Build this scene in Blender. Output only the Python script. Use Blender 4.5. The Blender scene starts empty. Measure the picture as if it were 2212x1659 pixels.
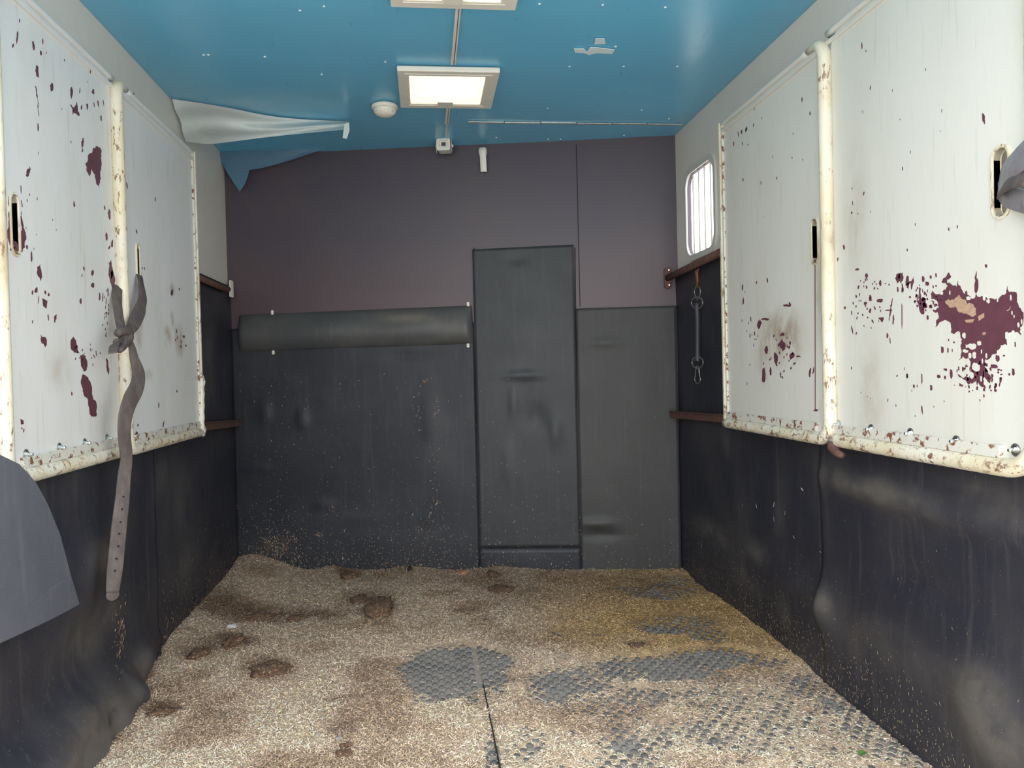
import bpy, bmesh, math, random
import numpy as np
from mathutils import Vector
from mathutils.geometry import tessellate_polygon, delaunay_2d_cdt
random.seed(7); RNG = np.random.default_rng(7)
S = bpy.context.scene; COL = S.collection

# ------------------------------------------------------------------ camera
F = 1660.0
d = np.array([(920-1106)/F, (829.5-806)/F, 1.0]); d /= np.linalg.norm(d)      # the lorry's length axis seen by the camera
r = math.radians(1.4)
u = np.array([-math.sin(r), math.cos(r), 0.0]); u[2] = -(u@d)/d[2]; u /= np.linalg.norm(u)
M = np.array([np.cross(u, d), d, u])
cam = bpy.data.cameras.new('camera'); co = bpy.data.objects.new('camera', cam); COL.objects.link(co)
cam.sensor_fit = 'HORIZONTAL'; cam.sensor_width = 36.0; cam.lens = 36.0*F/2212; cam.clip_start = 0.02; cam.clip_end = 200
from mathutils import Matrix
R = Matrix([[M[i][0], M[i][1], -M[i][2]] for i in range(3)]).to_4x4()
co.matrix_world = Matrix.Translation((0, 0, 1)) @ R
S.camera = co

# ------------------------------------------------------------------ world and light
w = bpy.data.worlds.new('sky'); S.world = w; w.use_nodes = True
nt = w.node_tree; bg = nt.nodes['Background']
tc = nt.nodes.new('ShaderNodeTexCoord'); sp = nt.nodes.new('ShaderNodeSeparateXYZ'); cr = nt.nodes.new('ShaderNodeValToRGB')
nt.links.new(tc.outputs['Generated'], sp.inputs[0]); nt.links.new(sp.outputs['Z'], cr.inputs[0]); nt.links.new(cr.outputs[0], bg.inputs[0])
cr.color_ramp.elements[0].color = (1.0, 0.985, 0.96, 1); cr.color_ramp.elements[1].color = (0.86, 0.92, 1.0, 1)
bg.inputs[1].default_value = 4.6
S.view_settings.view_transform = 'Standard'; S.view_settings.look = 'None'
S.view_settings.exposure = -0.07; S.view_settings.gamma = 1.0; S.view_settings.use_curve_mapping = False
sun = bpy.data.lights.new('sun', 'SUN'); sun.energy = 9.0; sun.angle = .01; sun.color = (1.0, .95, .88)
so = bpy.data.objects.new('sun', sun); COL.objects.link(so); so.rotation_euler = Vector((-.75, .03, .62)).to_track_quat('Z', 'Y').to_euler()
# portal at the open rear, to guide the sky light in
pl = bpy.data.lights.new('rear_portal', 'AREA'); pl.shape = 'RECTANGLE'; pl.size = 2.2; pl.size_y = 2.1; pl.cycles.is_portal = True
po = bpy.data.objects.new('rear_portal', pl); COL.objects.link(po); po.location = (0.12, 0.98, 1.07); po.rotation_euler = (math.radians(90), 0, 0)

# ------------------------------------------------------------------ dimensions
XL, XR, ZC, Y0 = -0.99, 1.235, 2.127, 1.0
BR = Vector((XR, 3.645, 0)); BL = Vector((XL, 4.055, 0))
BU = (BR-BL).normalized(); BN = Vector((BU.y, -BU.x, 0)); UX, UY, UZ = Vector((1,0,0)), Vector((0,1,0)), Vector((0,0,1))
ZR = 1.465      # top edge of the side rubber

# ------------------------------------------------------------------ measuring: a photo pixel's ray meets a real plane
def ray(px, py): return Vector(M @ np.array([(px-1106)/F, (829.5-py)/F, 1.0]))
C0 = Vector((0, 0, 1))
def hit(px, py, p0, n):
    v = ray(px, py); return C0 + v*((Vector(p0)-C0).dot(n)/v.dot(n))
def onX(px, py, c): return hit(px, py, (c, 0, 0), UX)
def onZ(px, py, c): return hit(px, py, (0, 0, c), UZ)
def onY(px, py, c): return hit(px, py, (0, c, 0), UY)
def onB(px, py, off=0.0): return hit(px, py, BR+BN*off, BN)
def topx(P):
    "vectorised world -> photo pixel"
    q = (np.asarray(P)-np.array([0, 0, 1.0])) @ M
    return 1106+F*q[..., 0]/q[..., 2], 829.5-F*q[..., 1]/q[..., 2]

# ------------------------------------------------------------------ objects
def empty(name, loc, label, cat, group=None):
    o = bpy.data.objects.new(name, None); COL.objects.link(o); o.location = loc; o.empty_display_size = 0.05
    return tag(o, label, cat, group)
def tag(o, label=None, cat=None, group=None, kind=None):
    if label: o['label'] = label
    if cat: o['category'] = cat
    if group: o['group'] = group
    if kind: o['kind'] = kind
    return o
def obj(name, vs, fs, mat, parent=None, smooth=False, bevel=0):
    off = Vector((0, 0, 0))
    q = parent
    while q is not None: off += q.location; q = q.parent
    me = bpy.data.meshes.new(name); me.from_pydata([tuple(Vector(v)-off) for v in vs], [], fs); me.update()
    o = bpy.data.objects.new(name, me); COL.objects.link(o)
    if mat: me.materials.append(mat)
    if parent: o.parent = parent
    bm = bmesh.new(); bm.from_mesh(me); bmesh.ops.recalc_face_normals(bm, faces=bm.faces)
    if bevel: bmesh.ops.bevel(bm, geom=[e for e in bm.edges if len(e.link_faces) == 2 and e.calc_face_angle(0) > 0.6], offset=bevel, segments=2, affect='EDGES', profile=0.5)
    bm.to_mesh(me); bm.free()
    if smooth: me.shade_smooth()
    return o
class G:
    "collects shapes for one mesh"
    def __init__(s): s.v = []; s.f = []
    def add(s, vs, fs):
        n = len(s.v); s.v += [Vector(v) for v in vs]; s.f += [tuple(i+n for i in f) for f in fs]; return s
    def box(s, c, sx, sy, sz, a=UX, b=UY, e=UZ):
        c = Vector(c); vs = [c+a*(sx/2*i)+b*(sy/2*j)+e*(sz/2*k) for i in (-1, 1) for j in (-1, 1) for k in (-1, 1)]
        return s.add(vs, [(0,1,3,2), (4,6,7,5), (0,4,5,1), (2,3,7,6), (0,2,6,4), (1,5,7,3)])
    def tube(s, pts, rad, n=12, closed=False, caps=True):
        pts = [Vector(p) for p in pts]; N = len(pts); rs = rad if isinstance(rad, (list, tuple)) else [rad]*N
        ref = None; rings = []
        for i, p in enumerate(pts):
            a = pts[(i-1) % N] if (closed or i > 0) else p; b = pts[(i+1) % N] if (closed or i < N-1) else p
            t = (b-a).normalized()
            if ref is None: ref = t.cross(UZ if abs(t.z) < 0.9 else UX).normalized()
            ref = (ref-t*ref.dot(t)).normalized(); q = t.cross(ref)
            rings.append([p+(ref*math.cos(2*math.pi*k/n)+q*math.sin(2*math.pi*k/n))*rs[i] for k in range(n)])
        base = [v for rg in rings for v in rg]; fs = []
        for i in range(N if closed else N-1):
            j = (i+1) % N
            for k in range(n): fs.append((i*n+k, i*n+(k+1) % n, j*n+(k+1) % n, j*n+k))
        if not closed and caps: fs += [tuple(range(n))[::-1], tuple((N-1)*n+k for k in range(n))]
        return s.add(base, fs)
    def lathe(s, c, axis, prof, n=24):
        "prof: list of (radius, height along axis)"
        c = Vector(c); axis = Vector(axis).normalized(); a = axis.cross(UZ if abs(axis.z) < 0.9 else UX).normalized(); b = axis.cross(a)
        vs = [c+axis*h+(a*math.cos(2*math.pi*k/n)+b*math.sin(2*math.pi*k/n))*rr for rr, h in prof for k in range(n)]
        fs = [(i*n+k, i*n+(k+1) % n, (i+1)*n+(k+1) % n, (i+1)*n+k) for i in range(len(prof)-1) for k in range(n)]
        fs += [tuple(range(n))[::-1], tuple((len(prof)-1)*n+k for k in range(n))]
        return s.add(vs, fs)
    def prism(s, loops, n, th):
        "outer loop and holes (3D, coplanar) extruded back by th against the normal n"
        loops = [[Vector(p) for p in l] for l in loops]; n = Vector(n)
        flat = [p for l in loops for p in l]; tris = tessellate_polygon(loops); m = len(flat)
        fs = [tuple(t) for t in tris]+[tuple(i+m for i in t)[::-1] for t in tris]; st = 0
        for l in loops:
            k = len(l)
            for i in range(k): fs.append((st+i, st+(i+1) % k, st+m+(i+1) % k, st+m+i))
            st += k
        return s.add(flat+[p-n*th for p in flat], fs)
    def ribbon(s, pts, widths, wdirs, th):
        "a strap: centre points, width, direction of the width at each point"
        N = len(pts); pts = [Vector(p) for p in pts]; vs = []
        for i, p in enumerate(pts):
            t = (pts[min(i+1, N-1)]-pts[max(i-1, 0)]).normalized(); wd = Vector(wdirs[i]); wd = (wd-t*wd.dot(t)).normalized(); nn = t.cross(wd)
            hw = widths[i]/2
            for a, b in ((-1, -.6), (-.9, -1), (.9, -1), (1, -.6), (1, .6), (.9, 1), (-.9, 1), (-1, .6)): vs.append(p+wd*hw*a+nn*th/2*b)
        fs = [(i*8+k, i*8+(k+1) % 8, (i+1)*8+(k+1) % 8, (i+1)*8+k) for i in range(N-1) for k in range(8)]
        fs += [tuple(range(8))[::-1], tuple((N-1)*8+k for k in range(8))]
        return s.add(vs, fs)
    def build(s, name, mat, parent=None, smooth=False, bevel=0): return obj(name, s.v, s.f, mat, parent, smooth, bevel)
def rrect(c, a, b, w_, h_, rad, n=6):
    "rounded rectangle loop around c in the plane of a and b"
    pts = []; c = Vector(c)
    for sx, sy, a0 in ((1, 1, 0), (-1, 1, 90), (-1, -1, 180), (1, -1, 270)):
        for k in range(n+1):
            t = math.radians(a0+90*k/n); pts.append(c+a*(sx*(w_/2-rad)+rad*math.cos(t))+b*(sy*(h_/2-rad)+rad*math.sin(t)))
    return pts
def smoothpts(P, k=6):
    P = [Vector(p) for p in P]; out = []
    for i in range(len(P)-1):
        p0, p1, p2, p3 = P[max(i-1, 0)], P[i], P[i+1], P[min(i+2, len(P)-1)]
        for j in range(k):
            t = j/k; out.append(0.5*((2*p1)+(p2-p0)*t+(2*p0-5*p1+4*p2-p3)*t*t+(3*p1-3*p2+p3-p0)*t**3))
    out.append(P[-1]); return out
# fast numpy value noise
def vnoise(x, y, sc, seed, octv=4):
    out = np.zeros(np.broadcast(x, y).shape); amp = 1; tot = 0
    for o in range(octv):
        g = np.random.default_rng(seed+o).random((256, 256)); X = x*sc; Y = y*sc
        xi = np.floor(X).astype(int); yi = np.floor(Y).astype(int); fx = X-xi; fy = Y-yi; fx = fx*fx*(3-2*fx); fy = fy*fy*(3-2*fy)
        a = g[xi % 256, yi % 256]; b = g[(xi+1) % 256, yi % 256]; c = g[xi % 256, (yi+1) % 256]; e = g[(xi+1) % 256, (yi+1) % 256]
        out += amp*((a*(1-fx)+b*fx)*(1-fy)+(c*(1-fx)+e*fx)*fy); tot += amp; amp *= .5; sc *= 2.03
    return out/tot
def grid(name, P, mat, parent=None, attr=None, colattr=None, smooth=True):
    "P: (m, n, 3) array of points; attr: dict of per-point floats"
    m, n = P.shape[:2]; idx = np.arange(m*n).reshape(m, n)
    q = np.stack([idx[:-1, :-1], idx[1:, :-1], idx[1:, 1:], idx[:-1, 1:]], -1).reshape(-1, 4)
    return rawmesh(name, P.reshape(-1, 3), q, mat, parent, attr, colattr, smooth)
def rawmesh(name, V, Q, mat, parent=None, attr=None, colattr=None, smooth=False):
    off = np.array(parent.location) if parent else np.zeros(3)
    me = bpy.data.meshes.new(name); nv, nq, k = len(V), len(Q), Q.shape[1]
    me.vertices.add(nv); me.vertices.foreach_set('co', (V-off).astype(np.float32).ravel())
    me.loops.add(nq*k); me.loops.foreach_set('vertex_index', Q.astype(np.int32).ravel())
    me.polygons.add(nq); me.polygons.foreach_set('loop_start', np.arange(0, nq*k, k, dtype=np.int32))
    me.update(calc_edges=True)
    if smooth: me.shade_smooth()
    for kk, a in (attr or {}).items():
        at = me.attributes.new(kk, 'FLOAT', 'POINT'); at.data.foreach_set('value', np.asarray(a, dtype=np.float32).ravel())
    if colattr is not None:
        at = me.attributes.new('tint', 'FLOAT_COLOR', 'POINT'); c4 = np.ones((nv, 4), np.float32); c4[:, :3] = colattr.reshape(-1, 3); at.data.foreach_set('color', c4.ravel())
    o = bpy.data.objects.new(name, me); COL.objects.link(o); me.materials.append(mat)
    if parent: o.parent = parent
    return o

# ------------------------------------------------------------------ materials
class Mt:
    def __init__(s, name, col, rough=.5, metal=0.0, spec=.5):
        s.m = bpy.data.materials.new(name); s.m.use_nodes = True; s.t = s.m.node_tree; s.b = s.t.nodes['Principled BSDF']
        s.b.inputs['Base Color'].default_value = (*col, 1); s.b.inputs['Roughness'].default_value = rough; s.b.inputs['Metallic'].default_value = metal
        s.b.inputs['Specular IOR Level'].default_value = spec; s.pos = None; s.col = None
    def N(s, t, **k):
        n = s.t.nodes.new('ShaderNode'+t)
        for a, v in k.items(): setattr(n, a, v)
        return n
    def L(s, a, b): s.t.links.new(a, b)
    def P(s, scale=(1, 1, 1)):
        if s.pos is None: s.pos = s.N('NewGeometry').outputs['Position']
        m = s.N('Mapping'); m.inputs['Scale'].default_value = scale; s.L(s.pos, m.inputs[0]); return m.outputs[0]
    def noise(s, sc, lo, hi, stretch=(1, 1, 1), det=4, rough=.6):
        "a 0..1 mask"
        n = s.N('TexNoise'); n.inputs['Scale'].default_value = sc; n.inputs['Detail'].default_value = det; n.inputs['Roughness'].default_value = rough; s.L(s.P(stretch), n.inputs['Vector'])
        r_ = s.N('MapRange'); r_.inputs[1].default_value = lo; r_.inputs[2].default_value = hi; s.L(n.outputs[0], r_.inputs[0]); return r_.outputs[0]
    def mul(s, a, b, op='MULTIPLY'):
        m = s.N('Math', operation=op); m.use_clamp = True
        for i, q in enumerate((a, b)):
            if isinstance(q, (int, float)): m.inputs[i].default_value = q
            else: s.L(q, m.inputs[i])
        return m.outputs[0]
    def attr(s, name):
        a = s.N('Attribute'); a.attribute_name = name; return a
    def over(s, mask, col):
        "lays a colour over what is there by a mask"
        x = s.N('Mix', data_type='RGBA'); s.L(mask, x.inputs[0])
        if s.col is None: x.inputs[6].default_value = s.b.inputs['Base Color'].default_value
        else: s.L(s.col, x.inputs[6])
        if hasattr(col, 'links'): s.L(col, x.inputs[7])
        else: x.inputs[7].default_value = (*col, 1)
        s.col = x.outputs[2]; s.L(s.col, s.b.inputs['Base Color']); return s
    def spot(s, c, rad, soft=.6):
        "mask: a soft stain around the point c, with radii rad"
        m = s.N('Mapping'); m.vector_type = 'TEXTURE'; m.inputs['Location'].default_value = tuple(c); m.inputs['Scale'].default_value = rad
        if s.pos is None: s.pos = s.N('NewGeometry').outputs['Position']
        s.L(s.pos, m.inputs[0]); l = s.N('VectorMath', operation='LENGTH'); s.L(m.outputs[0], l.inputs[0])
        r_ = s.N('MapRange'); r_.interpolation_type = 'SMOOTHSTEP'; r_.inputs[1].default_value = 1; r_.inputs[2].default_value = 1-soft; s.L(l.outputs['Value'], r_.inputs[0]); return r_.outputs[0]
    def bump(s, sc, strength, dist=.002, stretch=(1, 1, 1), det=4):
        n = s.N('TexNoise'); n.inputs['Scale'].default_value = sc; n.inputs['Detail'].default_value = det; s.L(s.P(stretch), n.inputs['Vector'])
        b_ = s.N('Bump'); b_.inputs['Strength'].default_value = strength; b_.inputs['Distance'].default_value = dist; s.L(n.outputs[0], b_.inputs['Height']); s.L(b_.outputs[0], s.b.inputs['Normal']); return s
    def zmask(s, lo, hi):
        sx = s.N('SeparateXYZ'); s.L(s.pos if s.pos is not None else s.P(), sx.inputs[0]); r_ = s.N('MapRange'); r_.inputs[1].default_value = lo; r_.inputs[2].default_value = hi; s.L(sx.outputs[2], r_.inputs[0]); return r_.outputs[0]

MAROON = (0.125, 0.04, 0.06)
def white_mat(name, col=(.70, .69, .655)):
    m = Mt(name, col, .38); m.P()
    m.over(m.mul(m.noise(5, .42, .75, (1, 1, .35)), .35), (.60, .55, .45))
    m.over(m.mul(m.noise(60, .60, .72, (1, 1, .08), 3), .35), (.50, .45, .36))
    m.bump(3, .15, .004); return m
white_left = white_mat('white_paint_left', (.76, .76, .745))
white_right = white_mat('white_paint_right', (.70, .69, .63))
wall_white = Mt('wall_white_paint', (.80, .75, .67), .4); wall_white.over(wall_white.mul(wall_white.noise(4, .4, .7), .4), (.72, .66, .56)); wall_white.bump(8, .1)
def frame_mat(name, base):
    m = Mt(name, base, .42); m.P()
    m.over(m.mul(m.noise(9, .40, .62, (1, 1, .5)), .6), (.66, .55, .32))
    m.over(m.mul(m.noise(5, .45, .6, (1, 1, .6)), m.mul(m.zmask(1.15, 1.3), m.zmask(1.5, 1.35))), (.50, .41, .27))
    m.over(m.mul(m.mul(m.noise(75, .57, .62, (1, 1, .35), 5, .7), m.noise(5, .34, .54)), m.zmask(1.93, 1.85)), (.24, .14, .07))
    low = m.mul(m.noise(55, .54, .60, (1, .6, 1), 5, .7), m.zmask(.86, .78)); m.over(m.mul(low, m.noise(7, .35, .55)), (.20, .09, .055))
    m.bump(60, .4, .002); return m
frame_cream = frame_mat('chipped_cream_frame', (.76, .73, .62))
bead_mat = Mt('bead_paint', (.66, .64, .57), .45); bead_mat.over(bead_mat.noise(35, .54, .58, (1, 1, 1), 5, .7), (.2, .09, .05)); bead_mat.bump(60, .3)
flake_mat = Mt('maroon_undercoat', MAROON, .55); flake_mat.over(flake_mat.mul(flake_mat.noise(40, .4, .7), .5), (.07, .028, .038))
wood_mat = Mt('bare_ply', (.50, .33, .22), .7); wood_mat.over(wood_mat.noise(60, .4, .7, (1, 1, 3)), (.36, .22, .15))
def rubber(name, base, dusty, rough=.5, dust_gain=1.0):
    m = Mt(name, base, rough, spec=.45); m.P()
    m.over(m.mul(m.noise(3.2, .42, .75), .55), tuple(.45*a+.55*b for a, b in zip(base, dusty)))
    m.over(m.mul(m.noise(40, .55, .75, (1, 1, .06), 3), .32), dusty)
    a = m.attr('dust').outputs['Fac']; x = m.mul(a, m.noise(9, .25, .7)); m.over(m.mul(x, dust_gain), dusty)
    m.over(m.mul(m.noise(230, .70, .73, (1, 1, .5), 2), m.zmask(1.1, .1)), (.33, .27, .19))
    m.bump(24, .22, .006, (1, 1, .5)); return m
rubber_side = rubber('side_rubber', (.022, .023, .034), (.105, .095, .088), .48)
rubber_back = rubber('back_rubber', (.018, .021, .029), (.062, .064, .072), .52)
rubber_door = rubber('door_rubber', (.030, .034, .039), (.075, .079, .082), .52)
rubber_right_back = rubber('right_back_rubber', (.042, .043, .042), (.078, .080, .076), .54)
rubber_flap = rubber('flap_rubber', (.085, .088, .108), (.17, .165, .18), .5)
rubber_pad = rubber('pad_vinyl', (.060, .064, .068), (.15, .135, .115), .45)
rubber_pad.bump(30, .15, .003)
maroon_wall = Mt('dark_maroon_board', (.072, .060, .080), .42); maroon_wall.P()
maroon_wall.over(maroon_wall.mul(maroon_wall.noise(2.5, .4, .7), .6), (.092, .070, .078))
maroon_wall.over(maroon_wall.mul(maroon_wall.zmask(1.7, 1.35), .6), (.11, .066, .070)); maroon_wall.bump(6, .12, .004)
ceil_mat = Mt('blue_gloss_ceiling', (.14, .50, .76), .26, spec=.6); ceil_mat.P()
ceil_mat.over(ceil_mat.mul(ceil_mat.noise(1.3, .35, .7), .6), (.19, .52, .74))
ceil_mat.over(ceil_mat.mul(ceil_mat.noise(50, .66, .72, (1, .2, 1)), .25), (.02, .16, .3)); ceil_mat.bump(2.2, .5, .02)
alu = Mt('dull_aluminium', (.62, .64, .62), .35, .6); alu.over(alu.mul(alu.noise(25, .45, .6, (1, 4, 1)), .5), (.35, .42, .42))
plastic = Mt('aged_white_plastic', (.82, .79, .70), .4)
plastic.over(plastic.mul(plastic.noise(20, .4, .8), .3), (.66, .60, .50))
rivet_reflection_mat = Mt('pale_blue_white', (.72, .84, .86), .5)  # rivet heads, and the ceiling reflection modelled as pale patches
plastic_dark = Mt('dark_plastic', (.05, .05, .06), .3)
steel = Mt('zinc_bolt', (.75, .77, .76), .22, 1.0)
ring_steel = Mt('dull_steel', (.50, .49, .46), .35, .9)
rust_mat = Mt('rusty_iron', (.085, .042, .038), .7); rust_mat.over(rust_mat.noise(50, .45, .65), (.16, .07, .045)); rust_mat.over(rust_mat.mul(rust_mat.noise(14, .6, .7), .6), (.045, .04, .05)); rust_mat.bump(90, .5, .002)
leather = Mt('worn_leather', (.075, .060, .056), .65); leather.over(leather.noise(45, .42, .7, (1, 1, .4)), (.125, .10, .09)); leather.bump(160, .4, .001)
leather_grey = Mt('grey_strap_leather', (.22, .21, .23), .4); leather_grey.over(leather_grey.noise(30, .5, .7), (.15, .12, .12)); leather_grey.bump(70, .5, .002)
hole_mat = Mt('dark_hole', (.02, .015, .015), .9)
tan = Mt('orange_brown_leather', (.27, .10, .05), .5); tan.over(tan.noise(50, .5, .7), (.16, .07, .05))
tube_rubber = Mt('black_tube', (.05, .05, .062), .5)
seal_mat = Mt('purple_grey_seal', (.14, .11, .14), .5)
diff = Mt('lamp_lens', (.9, .85, .75), .4); diff.b.inputs['Emission Color'].default_value = (1.0, .80, .58, 1); diff.b.inputs['Emission Strength'].default_value = 1.25
lampbox = Mt('lamp_tube_glow', (1, .95, .85), .4); lampbox.b.inputs['Emission Color'].default_value = (1.0, .86, .66, 1); lampbox.b.inputs['Emission Strength'].default_value = 4.0
mat_rubber = Mt('grey_floor_mat', (.31, .285, .26), .9, spec=.15); mat_rubber.over(mat_rubber.noise(14, .4, .7), (.38, .34, .29)); mat_rubber.bump(200, .3, .001)
stud_rubber = Mt('floor_mat_studs', (.11, .106, .108), .75, spec=.2); stud_rubber.over(stud_rubber.noise(9, .38, .62), (.21, .195, .175))
def tinted(name, rough=.8, tl=0):
    m = Mt(name, (.5, .4, .25), rough, spec=.25); a = m.attr('tint'); m.L(a.outputs['Color'], m.b.inputs['Base Color']); return m
chip_mat = tinted('wood_shavings'); bed_mat = tinted('bedding_bed', .9); bed_mat.bump(170, .9, .006)
dung_mat = Mt('horse_dung', (.115, .062, .038), .9); dung_mat.over(dung_mat.noise(70, .45, .65), (.19, .11, .065)); dung_mat.over(dung_mat.noise(160, .6, .64), (.45, .34, .2)); dung_mat.bump(120, .9, .006)
leaf_mat = Mt('green_leaf', (.10, .24, .05), .5)
fluff = Mt('white_fluff', (.75, .74, .72), .9)
pebble = Mt('black_crumb', (.03, .025, .025), .7)
orange_bit = Mt('orange_peel', (.55, .24, .12), .7)
ground_mat = Mt('yard_ground', (.46, .45, .42), .9); ground_mat.over(ground_mat.noise(3, .4, .6), (.38, .37, .345))
outside_paint = Mt('outside_paint', (.35, .36, .4), .4)
film = bpy.data.materials.new('clear_plastic_film'); film.use_nodes = True
_t = film.node_tree; _b = _t.nodes['Principled BSDF']; _b.inputs['Base Color'].default_value = (.80, .86, .82, 1); _b.inputs['Roughness'].default_value = .25; _b.inputs['Alpha'].default_value = .68
film_blue = bpy.data.materials.new('blue_tinted_film'); film_blue.use_nodes = True
_b = film_blue.node_tree.nodes['Principled BSDF']; _b.inputs['Base Color'].default_value = (.13, .26, .38, 1); _b.inputs['Roughness'].default_value = .3; _b.inputs['Alpha'].default_value = .72
glass = bpy.data.materials.new('window_glass'); glass.use_nodes = True
_b = glass.node_tree.nodes['Principled BSDF']; _b.inputs['Base Color'].default_value = (.9, .95, 1, 1); _b.inputs['Roughness'].default_value = .05; _b.inputs['Alpha'].default_value = .12

m_ = lambda M_: M_.m

# ------------------------------------------------------------------ setting
# yard outside
g = G().box((0, 0, -1.12), 60, 60, .04); tag(g.build('ground', m_(ground_mat)), 'grey yard ground outside the lorry', 'ground', kind='structure')
# floor slab
g = G().prism([[Vector((XL-.04, Y0, -.014)), Vector((XR+.04, Y0, -.014)), Vector((XR+.04, BR.y+.06, -.014)), Vector((XL-.04, BL.y+.06, -.014))]], UZ, .08)
floor = tag(g.build('floor', m_(mat_rubber)), 'floor of the lorry under rubber mats and bedding', 'floor', kind='structure')
# ceiling
ny, nx = 60, 50
yy = np.linspace(Y0, 4.12, ny)[:, None]; xx = np.linspace(XL-.03, XR+.03, nx)[None, :]
zz = ZC+.006*(vnoise(xx, yy, 1.6, 40, 2)-.5)+0*xx
P = np.stack(np.broadcast_arrays(xx, yy, zz), -1)
ceil = grid('ceiling', P, m_(ceil_mat)); tag(ceil, 'glossy blue ceiling of the lorry', 'ceiling', kind='structure')
_m = ceil.modifiers.new('solid', 'SOLIDIFY'); _m.thickness = .04; _m.offset = 1
_m.offset = -1
# normals point up after grid(); the sheet thickens upwards
def quad_loop(x, y0, y1, z0, z1): return [Vector((x, y0, z0)), Vector((x, y1, z0)), Vector((x, y1, z1)), Vector((x, y0, z1))]
WL = onX(1482, 400, XR).y; WN = onX(1545, 400, XR).y; win_c = Vector((XR, (WL+WN)/2, 1.70)); WW = abs(WL-WN); WH = .395
g = G().prism([quad_loop(XL, Y0, BL.y+.03, -.05, ZC+.01)], UX, .04)
wl = tag(g.build('wall_left', m_(wall_white)), 'left side wall, white paint above black rubber', 'wall', kind='structure')
g = G().prism([quad_loop(XR, Y0, BR.y+.03, -.05, ZC+.01), rrect(win_c, UY, UZ, WW, WH, .07)], -UX, .016)
wr = tag(g.build('wall_right', m_(wall_white)), 'right side wall, white paint above black rubber, with a barred window', 'wall', kind='structure')
g = G().prism([[BL-BU*.05-UZ*.05, BR+BU*.05-UZ*.05, BR+BU*.05+UZ*(ZC+.02), BL-BU*.05+UZ*(ZC+.02)]], BN, .04)
wb = tag(g.build('wall_back', m_(maroon_wall)), 'dark maroon front bulkhead with black rubber on its lower half', 'wall', kind='structure')

def gauss(x, y, cx, cy, sx, sy, a): return a*np.exp(-((x-cx)/sx)**2-((y-cy)/sy)**2)
def side_sheet(name, x0, sgn, y0, y1, z0, z1, dents, dusts, lift, par, res=.02, edge=None):
    "rubber sheet on a side wall: sgn points to the room"
    n = max(2, int((y1-y0)/res)); m = max(2, int((z1-z0)/res))
    y = np.linspace(y0, y1, n)[:, None]; z = np.linspace(z0, z1, m)[None, :]
    h = lift+.010*(vnoise(y, z, 2.4, 60+int(y0*7), 3)-.5)
    for cy, cz, sy, sz, a in dents: h = h+gauss(y, z, cy, cz, sy, sz, a)
    if edge: h = h*1.0+0*y
    h = np.maximum(h, .003)
    du = np.zeros_like(h)
    for cy, cz, sy, sz, a in dusts: du = du+gauss(y, z, cy, cz, sy, sz, a)
    P = np.stack(np.broadcast_arrays(x0+sgn*h, y, z), -1)
    o = grid(name, P, m_(rubber_side), par, {'dust': np.broadcast_to(du, h.shape)})
    md = o.modifiers.new('solid', 'SOLIDIFY'); md.thickness = .006; md.offset = 0
    return o
def yz(px, py, c): q = onX(px, py, c); return q.y, q.z
def dl(c, L): return [(*yz(px, py, c), sy, sz, a) for px, py, sy, sz, a in L]
# right: far sheet and near sheet, which laps over it with a bulge
ys = onX(1787, 1200, XR).y
side_sheet('rubber_sheet', XR, -1, ys-.06, BR.y+.02, -.01, ZR, dl(XR, [(1700, 1250, .2, .05, .012), (1600, 1100, .1, .2, .008)]),
           dl(XR, [(1545, 1150, .25, .05, 1.), (1640, 1190, .1, .04, .9), (1700, 1330, .05, .06, .7), (1620, 1250, .12, .05, .9), (1690, 1110, .04, .12, .6), (1575, 950, .05, .07, .8)]), .010, wr)
side_sheet('rubber_sheet', XR, -1, Y0, ys, -.01, .90, dl(XR, [(1790, 1310, .07, .07, .035), (1900, 1060, .3, .035, .02), (2100, 1120, .2, .03, .02), (1980, 1400, .3, .10, .012), (2160, 1560, .10, .10, .03), (2000, 1250, .2, .04, -.01)]),
           dl(XR, [(1860, 1040, .22, .03, 1.3), (1960, 1075, .2, .03, 1.2), (2130, 1050, .1, .02, 1.), (2190, 1100, .1, .04, .9), (1800, 1300, .05, .05, 1.2), (1950, 1400, .25, .06, .5), (2150, 1500, .07, .07, 1.4), (2190, 1590, .1, .08, 1.3), (1850, 1400, .1, .1, .4)]), .018, wr)
# left: far sheet, and a near sheet that bellies out at its foot
ysl = onX(322, 1150, XL).y
side_sheet('rubber_sheet', XL, 1, ysl-.05, BL.y+.02, -.01, ZR, dl(XL, [(350, 1150, .1, .2, .008)]),
           dl(XL, [(445, 760, .10, .15, 1.), (440, 860, .1, .1, .8), (390, 1100, .16, .16, .8), (400, 1230, .15, .1, .7), (340, 1020, .1, .08, .6)]), .008, wl)
dn = dl(XL, [(130, 1290, .18, .10, .035), (190, 1180, .16, .07, .015), (290, 1420, .10, .06, .03), (240, 1500, .06, .05, .03), (305, 1500, .05, .04, -.02), (60, 1600, .3, .06, .05)])
n_ = 110; m__ = 90
y = np.linspace(Y0, ysl+.01, n_)[:, None]; z = np.linspace(-.005, .90, m__)[None, :]
h = .02+.012*(vnoise(y, z, 3, 90, 3)-.5)+np.maximum(0, .10*np.clip((ysl-.1-y)/.45, 0, 1))*np.exp(-(z/.13)**2)
for a in dn: h = h+gauss(y, z, *a)
h = h+.016*np.exp(-(z/.16)**2)*(vnoise(y*1.0, z*1.3, 9, 95, 2)-.5)*2
h = np.maximum(h, .005)
du = 0*h
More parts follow.
